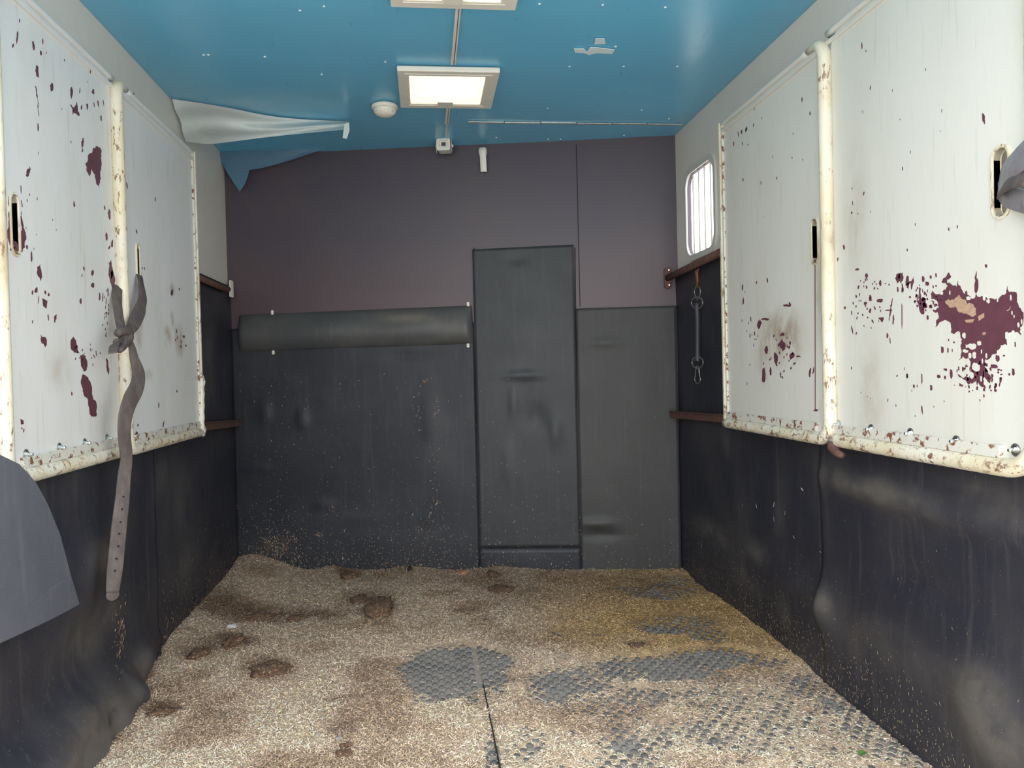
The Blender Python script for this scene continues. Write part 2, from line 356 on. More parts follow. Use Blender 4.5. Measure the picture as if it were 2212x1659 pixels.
for a in dl(XL, [(210, 1190, .10, .05, 1.3), (170, 1220, .1, .05, .9), (160, 1380, .14, .07, 1.1), (230, 1320, .08, .05, .9), (130, 1600, .25, .08, 3.), (215, 1600, .15, .06, 2.5), (280, 1560, .1, .05, 1.8), (270, 1440, .08, .05, 1.), (325, 1060, .04, .08, .5)]): du = du+gauss(y, z, *a)
o = grid('rubber_sheet', np.stack(np.broadcast_arrays(XL+h, y, z), -1), m_(rubber_side), wl, {'dust': du}); md = o.modifiers.new('solid', 'SOLIDIFY'); md.thickness = .006; md.offset = 0

# back wall sheets, measured along BU from BL
def bu(px, py, off=0): q = onB(px, py, off); return (q-BL).dot(BU), q.z
BW = (BR-BL).length
def back_sheet(name, s0, s1, z0, z1, lift, mat, dents, dusts, par, res=.014, th=.006, tilt=0.0, tagged=None):
    n = int((s1-s0)/res); m = int((z1-z0)/res); s = np.linspace(s0, s1, n)[:, None]; z = np.linspace(0, 1, m)[None, :]
    z = z0+(z1+tilt*(s-s0)-z0)*z
    h = lift+.006*(vnoise(s+3, z, 2.2, 31, 3)-.5)*np.minimum(1, np.minimum(s-s0, s1-s)/.06).clip(0, 1)
    du = 0*h
    for px, py, sx, sz, a in dents: c = bu(px, py); h = h+gauss(s, z, c[0], c[1], sx, sz, a)
    for px, py, sx, sz, a in dusts: c = bu(px, py); du = du+gauss(s, z, c[0], c[1], sx, sz, a)
    P = np.stack([BL.x+BU.x*s+BN.x*h, BL.y+BU.y*s+BN.y*h, z+0*h], -1)
    o = grid(name, P, mat, par, {'dust': du}); md = o.modifiers.new('solid', 'SOLIDIFY'); md.thickness = th; md.offset = 0; return o
sd0, sd1 = bu(1029, 850)[0], bu(1246, 850)[0]
zp = bu(900, 700)[1]
back_sheet('rubber_sheet', .012, sd0-.004, -.01, zp, .010, m_(rubber_back),
    [(575, 890, .03, .05, .010), (655, 905, .03, .05, .010), (560, 1010, .08, .02, .008), (700, 1090, .06, .03, .008), (930, 900, .05, .15, .006), (880, 770, .1, .02, -.006)],
    [(560, 800, .1, .12, .3), (700, 850, .3, .2, .35), (950, 950, .12, .2, .5), (760, 1110, .25, .03, .5), (900, 1150, .25, .04, .5), (590, 1180, .08, .05, .8)], wb)
back_sheet('rubber_sheet', sd1+.004, BW-.014, -.01, bu(1350, 664)[1], .012, m_(rubber_right_back),
    [(1305, 740, .08, .02, .008), (1290, 1130, .07, .02, .016), (1300, 1155, .09, .02, -.010), (1380, 850, .1, .2, .006)],
    [(1300, 1125, .06, .012, 1.2), (1380, 900, .2, .25, .3), (1300, 1060, .08, .05, .4)], wb)
back_sheet('rubber_sheet', sd0-.004, sd1+.004, -.01, bu(1150, 1180)[1]-.004, .016, m_(rubber_back), [], [(1130, 1200, .1, .03, .6)], wb, res=.02)
# door in the bulkhead
door = back_sheet('door_1', sd0, sd1, bu(1150, 1180)[1], bu(1030, 540)[1], .015, m_(rubber_door),
    [(1130, 810, .09, .02, .014), (1120, 560, .05, .03, -.008), (1160, 900, .05, .06, -.012), (1110, 870, .02, .07, .01), (1200, 930, .03, .07, .012), (1130, 720, .1, .1, .008), (1100, 1000, .03, .1, .006)],
    [(1120, 790, .1, .05, .6), (1110, 870, .02, .06, .8), (1160, 720, .12, .08, .4), (1100, 980, .03, .1, .5), (1200, 930, .04, .06, .5)], None, th=.008, tilt=.012)
tag(door, 'narrow black rubber-faced door in the bulkhead with thin dark gaps either side', 'door', kind='structure')
# strip of maroon board seam above the right rubber, and its screw
q0, q1 = onB(1246, 312, .001), onB(1252, 662, .001)
g = G().box((q0+q1)/2+BN*.0005, .0035, .002, (q0-q1).length, BU, BN); g.build('panel_joint', m_(hole_mat), wb)
# dark recess lines down both sides of the door
for px in (1028, 1246):
    a, b = onB(px-4, 535, .004), onB(px+4, 1230, .004); a.z = max(a.z, 0)
    G().box((a+b)/2, .004, .004, (a-b).length, BU, BN, (a-b).normalized()).build('door_gap', m_(hole_mat), wb)

# ------------------------------------------------------------------ window in the right wall
win = tag(bpy.data.objects.new('window_1', None), 'small barred window with rounded corners in the right wall', 'window', kind='structure'); COL.objects.link(win); win.location = win_c
G().prism([rrect(win_c-UX*.008, UY, UZ, WW+.035, WH+.035, .085), rrect(win_c-UX*.008, UY, UZ, WW-.02, WH-.02, .062)], -UX, .012).build('window_frame', m_(white_right), win, bevel=.002)
G().prism([rrect(win_c+UX*.003, UY, UZ, WW-.004, WH-.004, .068), rrect(win_c+UX*.003, UY, UZ, WW-.024, WH-.024, .055)], -UX, .016).build('window_seal', m_(seal_mat), win)
G().box(win_c+UX*.024, .004, WW+.04, WH+.04).build('pane', glass, win)
for k, t in enumerate((-.3, -.1, .1, .3)):
    yb = win_c.y+t*WW
    G().tube([(XR+.010, yb, win_c.z-WH/2-.005), (XR+.010, yb, win_c.z+WH/2+.005)], .005, 10).build('bar', m_(plastic), win, True)
G().box(win_c+Vector((.06, -.12, .12)), .012, .09, .012).box(win_c+Vector((.06, -.075, .12)), .012, .014, .03).build('catch', m_(seal_mat), win)

# ------------------------------------------------------------------ rails on the side walls
def rail(y0, y1, x, z, sgn, label, plate=True, bright=False):
    e = empty('mounting_rail', Vector((x, (y0+y1)/2, z)), label, 'rail', 'iron rails beside the bulkhead')
    g = G(); a = UX*sgn
    g.box((x, (y0+y1)/2, z), .006, y1-y0, .032); g.box((x+sgn*.014, (y0+y1)/2, z+.014), .03, y1-y0, .005)
    g.build('angle_iron', m_(rust_mat), e, bevel=.001)
    return e
bp = lambda x: BL.y+(x-BL.x)*(BR.y-BL.y)/(BR.x-BL.x)
# upper rails: round bars ending in a bolted plate on the bulkhead
def bar_rail(px_end, py_end, xs, yfar, sgn, label, z):
    pe = onB(px_end, py_end, .02); e = empty('mounting_rail', pe, label, 'rail')
    y0 = yfar; ps = Vector((xs, y0, z))
    G().tube([ps, ps*.3+pe*.7, pe], .0165, 14).build('bar', m_(rust_mat), e, True)
    G().prism([rrect(onB(px_end, py_end, .022), BU, UZ, .035, .10, .012)], BN, .010).build('plate', m_(rust_mat), e, bevel=.001)
    for s in (-1, 1): G().lathe(onB(px_end, py_end, .022)+UZ*s*.036+BU*.004, BN, [(.006, 0), (.006, .006), (.004, .009)], 6).build('bolt', m_(steel), e)
    return e
bar_rail(1443, 600, XR-.045, onX(1556, 560, 1.19).y, -1, 'upper rusty rail below the barred window, bolted to the bulkhead', 1.457)
pe = onB(505, 625, .03)
tail_end = G().lathe(onX(243, 1284, -.879), Vector((.62, -.8, 0)), [(.017, -.002), (.017, .002)], 20)
e = empty('mounting_rail', pe, 'upper dark rail on the left wall ending in a pale bolted end plate', 'rail')
G().tube([(XL+.03, 3.30, 1.435), (XL+.035, BL.y-.16, 1.43), pe-BU*.02+BN*.02], .014, 14).build('bar', m_(rust_mat), e, True)
G().lathe(pe-BU*.022+BN*.008, BU, [(.016, 0), (.016, .012), (.009, .018)], 14).build('nut', m_(plastic), e, True)
G().prism([rrect(pe+BN*.02, BN, UZ, .035, .085, .008)], BU, .008).build('plate', m_(plastic), e, bevel=.001)
a, b = onB(1452, 896, .03), onX(1566, 905, 1.19)
e = empty('mounting_rail', b, 'lower rusty angle iron on the right wall below the tie rope', 'rail')
G().box((a+b)/2, .022, (a-b).length, .030, (b-a).normalized().cross(UZ), (b-a).normalized()).box((a+b)/2+UZ*.016, .034, (a-b).length, .005, (b-a).normalized().cross(UZ), (b-a).normalized()).build('angle_iron', m_(rust_mat), e, bevel=.002)
a, b = onB(517, 914, .03), onX(425, 924, -.94)
e = empty('mounting_rail', b, 'lower rusty angle iron on the left wall behind the swung partition', 'rail')
dr = (b-a).normalized(); G().box((a+b)/2, .024, (a-b).length, .030, dr.cross(UZ), dr).box((a+b)/2+UZ*.016, .036, (a-b).length, .005, dr.cross(UZ), dr).build('angle_iron', m_(rust_mat), e, bevel=.002)

# ------------------------------------------------------------------ partitions
def jag(poly, amp, rng, depth=3):
    "roughens an outline by splitting its edges"
    for k in range(depth):
        out = []
        for i, p in enumerate(poly):
            q = poly[(i+1) % len(poly)]; out.append(p); e_ = q-p; L = e_.length
            if L > .0028: mid = (p+q)/2+Vector((-e_.y, e_.x))*rng.uniform(-amp, amp); out.append(mid)
        poly = out
    return poly
def fleck(px, py, w_, h_, rng):
    "small paint chip outline in photo pixels"
    n = rng.choice((6, 7, 8)); ph = rng.uniform(0, 6.28); sk = rng.uniform(-.25, .25)
    return [(px+w_/2*math.cos(t)*rr+sk*h_*.3*math.sin(t), py+h_/2*math.sin(t)*rr) for t, rr in ((ph+2*math.pi*i/n, rng.uniform(.65, 1.15)) for i in range(n))]
def flakes(name, polys, xf, sgn, mat, par, lift, seed, amp=.22, depth=3):
    rng = random.Random(seed); g = G()
    for P in polys:
        q = [onX(a, b, xf) for a, b in P]; l2 = [Vector((p.y, p.z)) for p in q]
        size = max((a-b).length for a in l2 for b in l2[:3])
        wmin = min(max(p.x for p in l2)-min(p.x for p in l2), max(p.y for p in l2)-min(p.y for p in l2))
        if len(l2) == 4: pass
        elif wmin > .012: l2 = jag(l2, amp, rng, depth)
        elif wmin > .004: l2 = jag(l2, amp*.7, rng, 1)
        vo, eo, fo_, *_r = delaunay_2d_cdt(l2, [], [list(range(len(l2)))], 1, 1e-6); m_n = len(vo)
        fs = [tuple(f) for f in fo_]; cnt_ = {}
        for f in fs:
            for i in range(len(f)): k_ = (f[i], f[(i+1) % len(f)]); cnt_[k_] = cnt_.get(k_, 0)+1
        rim = [k_ for k_ in cnt_ if (k_[1], k_[0]) not in cnt_]
        g.add([Vector((xf+sgn*lift, p.x, p.y)) for p in vo]+[Vector((xf-sgn*.0002, p.x, p.y)) for p in vo], fs+[tuple(i+m_n for i in f)[::-1] for f in fs]+[(a, a+m_n, b+m_n, b) for a, b in rim])
    o = g.build(name, mat, par); o['kind'] = 'stuff'; return o
def partition(x, sgn, pts, lab, white, post_far_side, slots, r_in, bead=True, tube_r=.019, frame_th=None):
    """x: face plane; sgn: towards the room; pts: y_near, y_far, z_low, z_top; the frame tube runs around the sheet"""
    yn, yf, zl, zt = pts; c = Vector((x, (yn+yf)/2, (zl+zt)/2)); W_, H_ = yf-yn, zt-zl
    e = empty('partition', Vector((x, (yn+yf)/2, zl)), lab, 'partition', 'swing partitions folded against the side walls')
    n = UX*sgn; face = x
    holes = [rrect(Vector((face, *yz(px, py, face))), UY, UZ, w_, h_, w_*.49) for px, py, w_, h_ in slots]
    G().prism([rrect(Vector((face, c.y, c.z)), UY, UZ, W_-.02, H_-.02, r_in)]+holes, n, .014).build('panel_sheet', white, e)
    for (px, py, w_, h_) in slots:
        cc = Vector((face+sgn*.004, *yz(px, py, face)))
        G().prism([rrect(cc, UY, UZ, w_+.014, h_+.014, w_*.49+.007), rrect(cc, UY, UZ, w_, h_, w_*.49)], n, .022).build('slot_rim', m_(frame_cream), e, bevel=.0015)
    return e, n, c, W_, H_
def corner_path(y0, y1, zl, zt, rad, open_far=False, open_near=False, n=8):
    "frame path in the y-z plane from the top, round the near or post side, to the bottom"
    pts = []
    def arc(cy, cz, a0, a1):
        for k in range(n+1):
            t = math.radians(a0+(a1-a0)*k/n); pts.append((cy+rad*math.cos(t), cz+rad*math.sin(t)))
    if open_far: pts.append((y1, zt))
    else: arc(y1-rad, zt-rad, 0, 90)
    if open_near: pts += [(y0, zt)] if not open_far else [(y0, zt)]
    arc(y0+rad, zt-rad, 90, 180); arc(y0+rad, zl+rad, 180, 270)
    if open_far: pts.append((y1, zl))
    else: arc(y1-rad, zl+rad, 270, 360)
    return pts
def dense(pts, step=.05, closed=False):
    out = []; N = len(pts)
    for i in range(N if closed else N-1):
        a, b = Vector(pts[i]), Vector(pts[(i+1) % N]); k = max(1, int((b-a).length/step)); out += [a+(b-a)*(j/k) for j in range(k)]
    if not closed: out.append(Vector(pts[-1]))
    return out

XPL, XPR = -.93, 1.14
SIDE = {}
def make_partition(side, far, lab, yn, yf, zl, zt, white, slots, bolts, corner, beads):
    x = XPL if side == 'L' else XPR; sgn = 1 if side == 'L' else -1
    if not far: x -= sgn*.012
    rt = .019
    e, n, c, W_, H_ = partition(x, sgn, (yn, yf, zl, zt), lab, white, None, slots, corner-.01)
    path = corner_path(yn+rt, yf-(.006 if far else 0), zl+rt, zt-rt*.6, corner, open_far=True)
    pp = dense([Vector((x-sgn*(-.002), a, b)) for a, b in path], .03)
    # the tube is thinner along the top, where it hardly stands out from the sheet
    rad = []
    for p in pp: t = min(1, max(0, (p.y-yn-corner*.55)/.05)) if p.z > zt-.1 else 0; rad.append(rt*(1-.5*t))
    cut = [i for i, p in enumerate(pp) if p.y <= yn+corner+.02 or p.z < zt-.1]
    i0 = max(0, cut[0]-1); G().tube(pp[i0:], rad[i0:], 14).build('frame_tube', m_(frame_cream), e, True)
    G().tube([q+UX*(-sgn*.004) for q in pp[:i0+1]], .011, 12).build('top_rail', white, e, True)
    g = G()   # beading along the foot and head of the sheet
    zb = zl+2*rt+.012
    g.box((x+sgn*.004, (yn+corner+.03+yf)/2, zb), .010, yf-yn-corner-.03, .026)
    g.build('bottom_bead', m_(bead_mat), e, bevel=.002)
    G().box((x+sgn*.003, (yn+corner+yf)/2, zt-.038), .010, yf-yn-corner, .012).build('top_bead', m_(white_left if side == 'L' else white_right), e, bevel=.002)
    if far:
        G().box((x+sgn*.002, yf-.008, (zl+zt)/2), .022, .016, zt-zl-.01).build('edge_channel', m_(frame_cream), e, bevel=.003)
        G().box((x+sgn*.004, yf-.028, (zl+zt)/2), .008, .005, zt-zl-.03).build('edge_bead', m_(bead_mat), e, bevel=.001)
    for px, py in bolts:
        q = Vector((x, *yz(px, py, x)))
        b_ = G().lathe(q, n, [(.0095, 0), (.0095, .0025), (.0062, .003), (.0062, .008)], 6); b_.lathe(q+n*.008, n, [(.0045, 0), (.0045, .006), (.003, .009), (.0005, .0095)], 12)
        b_.build('bolt', m_(steel), e)
        G().lathe(q, n, [(.013, 0), (.013, .0018), (.011, .002)], 16).build('washer', m_(ring_steel), e)
    return e, x, sgn
ZL, ZT = .763, 1.945
# ---- left, far
yp = onX(262, 600, XPL).y
eLF, xLF, _ = make_partition('L', True, 'left far partition, grey-white with brown smudges and a strap through its slot', yp-.019, onX(428, 700, XPL).y, ZL, ZT-.008, m_(white_left), [(298, 570, .022, .125)], [], .05, 1)
# ---- left, near
eLN, xLN, _ = make_partition('L', False, 'left near partition, white with many small dark paint chips and an oval slot', onX(5, 800, XPL).y, yp+.005, ZL, ZT, m_(white_left), [(31, 485, .03, .135)], [(55, 982), (127, 967), (182, 957), (230, 947)], .055, 1)
# ---- right, far
ypr = onX(1790, 600, XPR).y
eRF, xRF, _ = make_partition('R', True, 'right far partition, cream-white with a brown stained patch near its slot', ypr-.019, onX(1563, 600, XPR).y, ZL, ZT-.02, m_(white_right), [(1761, 521, .032, .125)], [], .06, 1)
# ---- right, near
eRN, xRN, _ = make_partition('R', False, 'right near partition, bright white with one big maroon bare patch', onX(2252, 800, XPR).y, ypr+.005, ZL, ZT-.005, m_(white_right), [(2163, 393, .04, .135)], [(1812, 917), (1883, 927), (1968, 936), (2067, 953), (2195, 972)], .085, 1)
# stains of their own shape on the sheets
def stains(mt, x, L, colr):
    for px, py, ry, rz, amt in L: mt.over(mt.mul(mt.mul(mt.spot((x, *yz(px, py, x)), (.2, ry, rz), .9), mt.noise(18, .3, .6, (1, 1, .6))), amt), colr)
stains(white_right, XPR, [(1690, 730, .2, .13, 1.), (1650, 760, .10, .2, .45), (1870, 860, .10, .22, .35), (1770, 650, .05, .25, .5), (1840, 480, .1, .3, .25)], (.33, .25, .17))
stains(white_left, XPL, [(388, 735, .085, .085, 1.), (362, 728, .06, .055, 1.), (372, 625, .04, .035, .9), (372, 690, .03, .05, .9), (300, 700, .05, .12, .7), (140, 800, .1, .08, .35), (320, 810, .06, .03, .4)], (.34, .25, .15))
rg = random.Random(3)
def scatter(cx, cy, rx, ry, n, w0, w1, h0, h1, seed):
    r_ = random.Random(seed); out = []
    for i in range(n):
        a, q = r_.uniform(0, 6.28), math.sqrt(r_.random()); out.append(fleck(cx+rx*q*math.cos(a), cy+ry*q*math.sin(a), r_.uniform(w0, w1), r_.uniform(h0, h1), r_))
    return out
F_ = lambda *a: [fleck(*t, rg) for t in a]
LN = [[(190,335),(200,325),(212,318),(219,325),(219,350),(217,385),(213,405),(208,398),(205,378),(197,365),(192,380),(188,372),(185,352),(190,345)],
      [(18,424),(23,428),(22,470),(24,500),(30,522),(38,527),(44,518),(47,490),(46,455),(49,480),(55,502),(54,520),(48,545),(38,543),(28,534),(21,542),(18,480)],
      [(152,745),(158,727),(164,735),(168,758),(172,763),(165,762),(155,757)], [(173,768),(184,768),(187,800),(180,802),(175,790)],
      [(177,812),(190,815),(198,835),(198,850),(205,865),(209,895),(203,900),(193,890),(188,860),(180,850),(176,832)],
      [(88,723),(97,727),(101,735),(98,750),(90,742)], [(80,578),(86,570),(90,590),(88,607),(83,598)], [(91,644),(102,650),(100,667),(93,661)],
      [(152,225),(160,232),(165,220),(168,240),(172,250),(165,245),(157,248)], [(234,566),(240,562),(243,582),(248,600),(252,640),(245,626),(237,604)],
      [(44,905),(50,908),(51,916),(45,917)]]
LN += F_((37,80,4,28),(72,98,5,24),(80,155,7,30),(80,215,1.6,70),(82,275,3,18),(88,115,4,12),(92,90,3,12),(28,98,5,10),(112,188,8,26),(61,372,9,30),(125,60,3,14),(42,44,2,10),(154,200,6,30),(201,198,5,16),(172,195,2,12),(176,232,3,14),(188,230,4,18),(203,225,2,14),(212,224,3,18),(218,255,3,12),(223,222,2,14),(178,308,5,30),(160,442,4,14),(178,325,3,10),(45,410,2,20),(47,440,2,22),(58,533,4,12),(68,555,4,26),(200,590,7,14),(200,617,8,12),(233,630,3,20),(174,650,5,15),(119,688,6,20),(104,686,3,14),(70,632,4,10),(83,648,2,18),(78,627,7,12),(98,632,4,10),(105,637,5,8),(236,462,6,24),(230,512,5,20),(242,525,4,22),(236,535,5,10),(215,640,4,22),(222,643,2,24),(232,790,6,34),(155,850,3,10),(181,580,3,12),(177,595,2,8),(241,590,5,30),(250,640,4,26),(226,448,3,12),(247,645,9,14),(70,695,2,8),(51,930,3,10),(47,925,3,5),(139,130,2,8),(195,155,2,8))
LN += scatter(185, 765, 32, 28, 22, 1, 2.4, 3, 8, 5)+scatter(228, 680, 7, 60, 22, 1, 2.4, 4, 10, 6)+scatter(70, 460, 20, 80, 6, 1, 2, 3, 8, 8)+scatter(130, 300, 80, 220, 8, .8, 1.6, 3, 8, 9)
flakes('flaked_paint', LN, xLN, 1, m_(flake_mat), eLN, .0006, 11)
flakes('flaked_paint', F_((371,632,6,16),(283,725,4,10),(294,940,9,20),(382,845,3,9),(298,918,3,8),(353,915,3,18),(343,875,2,12),(387,625,3,6),(307,580,2,6),(312,580,2,6),(278,200,3,14),(288,205,4,10),(274,400,2,20),(335,430,2,10),(295,500,3,10))+scatter(390, 730, 14, 30, 8, 1.5, 3, 5, 12, 12), xLF, 1, m_(flake_mat), eLF, .0006, 12)
Zm = lambda L: [(1930+.1929*a, 560+.1929*b) for a, b in L]
big = [(430,400),(440,350),(470,390),(560,350),(610,300),(590,262),(540,250),(590,200),(625,150),(645,190),(606,225),(600,265),(660,290),(710,310),(725,240),(760,330),(800,390),(820,350),(830,400),(870,440),(918,420),(930,130),(942,420),(990,410),(1030,420),(1100,440),(1180,445),(1230,400),(1270,370),(1275,300),(1290,360),(1380,370),(1385,480),(1410,540),(1450,590),(1455,680),(1420,760),(1430,850),(1370,820),(1290,820),(1270,880),(1270,960),(1200,970),(1160,1020),(1160,1050),(1100,1070),(1080,1110),(1030,1120),(1020,1200),(1060,1260),(1100,1330),(1080,1390),(1030,1330),(1000,1280),(1010,1400),(1040,1440),(960,1400),(930,1350),(870,1390),(800,1350),(720,1290),(810,1310),(850,1330),(860,1200),(850,1110),(780,1080),(740,1130),(760,1060),(755,990),(770,900),(750,820),(640,820),(650,770),(620,700),(510,710),(470,760),(480,690),(510,660),(500,600),(440,560),(510,540),(490,460),(430,450)]
RN = [Zm(big), Zm([(258,470),(350,430),(362,470),(345,540),(350,590),(330,620),(310,610),(290,540)]), Zm([(130,290),(180,250),(235,190),(230,250),(195,340),(190,260),(150,300)]), Zm([(35,230),(60,180),(105,145),(110,190),(85,270),(75,210)])]
RN += [Zm([(a-w2/2,b-h2/2),(a+w2/3,b-h2/2.4),(a+w2/2,b+h2/4),(a,b+h2/2),(a-w2/2.2,b+h2/3)]) for a, b, w2, h2 in
       [(97,640,10,290),(300,380,20,130),(335,225,25,70),(380,275,40,50),(420,200,20,40),(480,180,14,50),(385,655,25,50),(550,1015,30,80),(610,1020,16,60),(660,1020,8,40),(585,1235,40,30),(650,1285,26,110),(733,1225,14,50),(320,1340,12,120),(155,1310,16,50),(510,1315,40,40),(580,1325,20,40),(1130,1200,80,40),(1170,1110,40,80),(1345,1265,30,80),(1300,1290,20,30),(1200,1355,20,70),(1105,1350,20,60),(1015,1530,14,40),(970,1580,8,30),(1145,1470,30,30),(1095,1470,20,20),(230,1420,16,40),(268,1420,10,30),(425,1440,30,60),(50,340,20,60),(100,350,20,50),(1365,955,14,60),(1240,1080,24,20),(1040,75,26,40),(360,520,50,60),(420,530,40,40),(620,905,12,30),(680,930,20,20)]]
RN += F_((2125,257,5,30),(1862,98,3,16),(1880,190,2,12),(1842,440,2,12),(1950,365,2,12),(1866,418,3,12),(1823,534,4,12),(1810,560,3,10),(1840,460,3,8),(2050,495,3,8),(2068,490,3,8),(1960,540,3,8),(1950,620,4,20),(1924,672,3,56),(1923,735,2,14),(1852,582,8,6),(1872,595,7,14),(1902,612,6,14),(1940,600,12,22),(1960,610,8,30),(1855,620,4,10),(1850,640,4,8),(1872,620,4,8),(1880,645,8,14),(1870,655,10,8),(1900,650,18,10),(1905,688,14,8),(1885,693,4,8),(1930,690,4,26),(1841,713,3,20),(1850,720,3,8),(1917,725,5,14),(1992,885,3,22),(1975,835,3,8),(1960,812,5,10),(1938,812,3,6),(1840,795,2,8),(1918,865,2,10),(1920,670,18,4),(1880,670,6,12),(1825,665,5,8),(1840,675,3,10))
RN += scatter(1885, 650, 45, 60, 40, 1.2, 3.4, 3, 8, 21)+scatter(2000, 640, 34, 30, 44, 1.5, 5, 4, 10, 22)+scatter(2115, 815, 55, 34, 46, 2, 6, 3, 11, 23)+scatter(1980, 850, 120, 60, 12, 1, 2, 3, 7, 24)+scatter(1950, 300, 140, 240, 12, .8, 1.6, 4, 9, 25)
flakes('flaked_paint', RN, xRN, -1, m_(flake_mat), eRN, .0006, 13)
flakes('bare_wood', [Zm(q) for q in ([(580,470),(640,460),(700,430),(740,400),(800,450),(830,500),(900,510),(930,560),(930,630),(870,640),(790,610),(720,570),(690,530),(620,520)], [(800,680),(910,670),(890,710),(820,710)], [(950,640),(1020,600),(1020,650),(960,690)], [(1265,580),(1320,520),(1300,570)], [(1000,820),(1040,815),(1035,845),(1005,850)])], xRN, -1, m_(wood_mat), eRN, .0009, 14)
flakes('paint_island', [Zm([(a-w2/2,b-h2/3),(a,b-h2/2),(a+w2/2,b-h2/4),(a+w2/2.2,b+h2/3),(a,b+h2/2),(a-w2/2.1,b+h2/4)]) for a, b, w2, h2 in [(795,855,36,70),(965,940,44,56),(870,975,120,66),(860,1080,32,66),(910,1075,40,80),(540,380,40,40),(1020,435,28,60),(845,435,50,46),(1065,470,34,50),(1278,860,44,100),(1318,430,16,70),(1332,600,12,50),(1405,735,20,60),(1440,700,16,60),(1000,1140,14,60),(880,1300,44,80),(985,1340,20,70),(930,1210,80,100),(990,1035,12,50),(1355,640,10,40),(810,1030,60,40),(1170,460,14,40),(635,375,12,50),(1045,1080,18,60)]], xRN, -1, m_(white_right), eRN, .0011, 15)
RF = F_((1655,755,9,22),(1690,745,14,24),(1650,812,9,36),(1676,775,8,34),(1710,768,12,16),(1725,770,12,5),(1640,700,12,22),(1652,690,26,6),(1698,660,14,6),(1706,658,5,12),(1690,722,10,10),(1604,620,3,14),(1606,650,3,20),(1750,805,4,24),(1757,800,3,22),(1634,610,3,8),(1658,606,3,12),(1612,280,4,14),(1602,285,3,12),(1595,290,2,16),(1604,310,2,10),(1585,310,2,12),(1628,270,2,10),(1750,245,3,12),(1733,215,3,12),(1644,395,2,10),(1678,385,2,8),(1605,388,2,8),(1763,886,12,6),(1622,690,3,12),(1630,720,3,12),(1665,800,4,20),(1614,925,3,6))
RF += scatter(1680, 770, 40, 50, 28, 1.5, 4, 4, 10, 31)+scatter(1620, 720, 20, 120, 14, 1, 2, 4, 10, 32)+scatter(1680, 400, 90, 260, 8, .8, 1.6, 3, 8, 33)
RF += [[(1760,560),(1761.5,560),(1762,885),(1760.5,885)]]
flakes('flaked_paint', RF, xRF, -1, m_(flake_mat), eRF, .0006, 16)
# bare rust patches on the frames
G().tube([onX(1566, 700+i*20, 1.142)+UX*.004 for i in range(6)], .012, 8).build('rust_patch', m_(rust_mat), eRF, True)
q = onX(431, 880, XPL)
g = G(); pp = [onX(428+(i % 2)*1.5, 812+i*13, XPL)+UX*.006+UY*.014 for i in range(11)]; g.tube(pp, [.012, .017]+[.014]*7+[.02, .016], 10)
g.build('hinge_pin', m_(frame_cream), eLF, True)
qb = onX(1800, 962, XPR); G().tube([qb+UZ*.012, qb-UZ*.004, qb-UZ*.02+UY*-.02, qb-UZ*.024-UY*.05], [.016, .018, .012, .008], 10).build('hinge_foot', m_(rust_mat), eRN, True)

# ------------------------------------------------------------------ leather strap on the left post
st = empty('leather_strap', onX(265, 730, -.88), 'worn brown leather strap knotted round the left partition post', 'strap')
def strap(pxs, xs, ws, wd, name, mat, par, th=.004, k=6):
    P = [onX(a, b, x) for (a, b), x in zip(pxs, xs)]; Ps = smoothpts(P, k)
    W2 = []; D2 = []
    for i in range(len(P)-1):
        for j in range(k): t = j/k; W2.append(ws[i]*(1-t)+ws[i+1]*t); D2.append(Vector(wd[i])*(1-t)+Vector(wd[i+1])*t)
    W2.append(ws[-1]); D2.append(Vector(wd[-1])); return G().ribbon(Ps, W2, D2, th).build(name, mat, par, True)
yv = (0, 1, 0)
strap([(298,588),(303,604),(308,640),(303,668),(290,697),(273,722)], [-.945,-.915,-.895,-.89,-.885,-.882], [.024,.03,.036,.040,.040,.034], [yv,yv,(.3,1,-.1),(.2,1,.3),(.1,1,.4),yv], 'strap_band', m_(leather), st)
strap([(254,618),(253,650),(258,690),(266,722)], [-.935,-.92,-.905,-.885], [.03]*4, [(.6,1,0)]*4, 'strap_band', m_(leather), st)
strap([(268,725),(283,745),(290,775),(299,805),(296,835),(280,868),(270,905),(269,945),(273,990),(268,1030),(264,1080),(258,1130),(253,1180),(248,1230),(243,1280)],
      [-.870,-.864,-.858,-.85,-.848,-.852,-.858,-.862,-.865,-.868,-.870,-.872,-.874,-.876,-.878], [.018,.022,.030,.042,.048,.050,.044,.038,.034,.036,.039,.041,.042,.042,.034],
      [(.3,.6,.8),(.4,.8,.6),(.6,1,.3),(.6,1,.2),(.5,1,-.35),(.5,1,-.4),(.6,1,0),(.8,1,0),(.8,.8,0)]+[(.8,.62,0)]*6, 'strap_tail', m_(leather), st)
g = G()   # the knot: three turns of the same leather
for pts, rr in (([(252,722),(262,716),(275,718),(283,728)], .013), ([(250,738),(262,742),(274,735),(282,722)], .014), ([(262,712),(266,728),(266,744),(258,757)], .012)):
    Q = smoothpts([onX(a, b, -.872+.006*i) for i, (a, b) in enumerate(pts)], 4); g.tube(Q, [rr*(.7+.5*math.sin(math.pi*i/(len(Q)-1))) for i in range(len(Q))], 10)
g.build('knot', m_(leather), st, True)
strap([(258,735),(248,745),(243,762)], [-.868,-.862,-.85], [.03,.026,.022], [(.3,1,.5)]*3, 'strap_end', m_(leather), st)
for px, py in ((267,1073),(264,1100),(261,1128),(258,1153),(256,1180),(252,1207),(249,1233)):
    G().lathe(onX(px, py, -.866-.006*(py-1073)/200), Vector((.62, -.8, 0)), [(.0026, -.003), (.0026, .0012)], 10).build('punch_hole', m_(hole_mat), st)

tail_end.build('strap_tip', m_(leather), st)

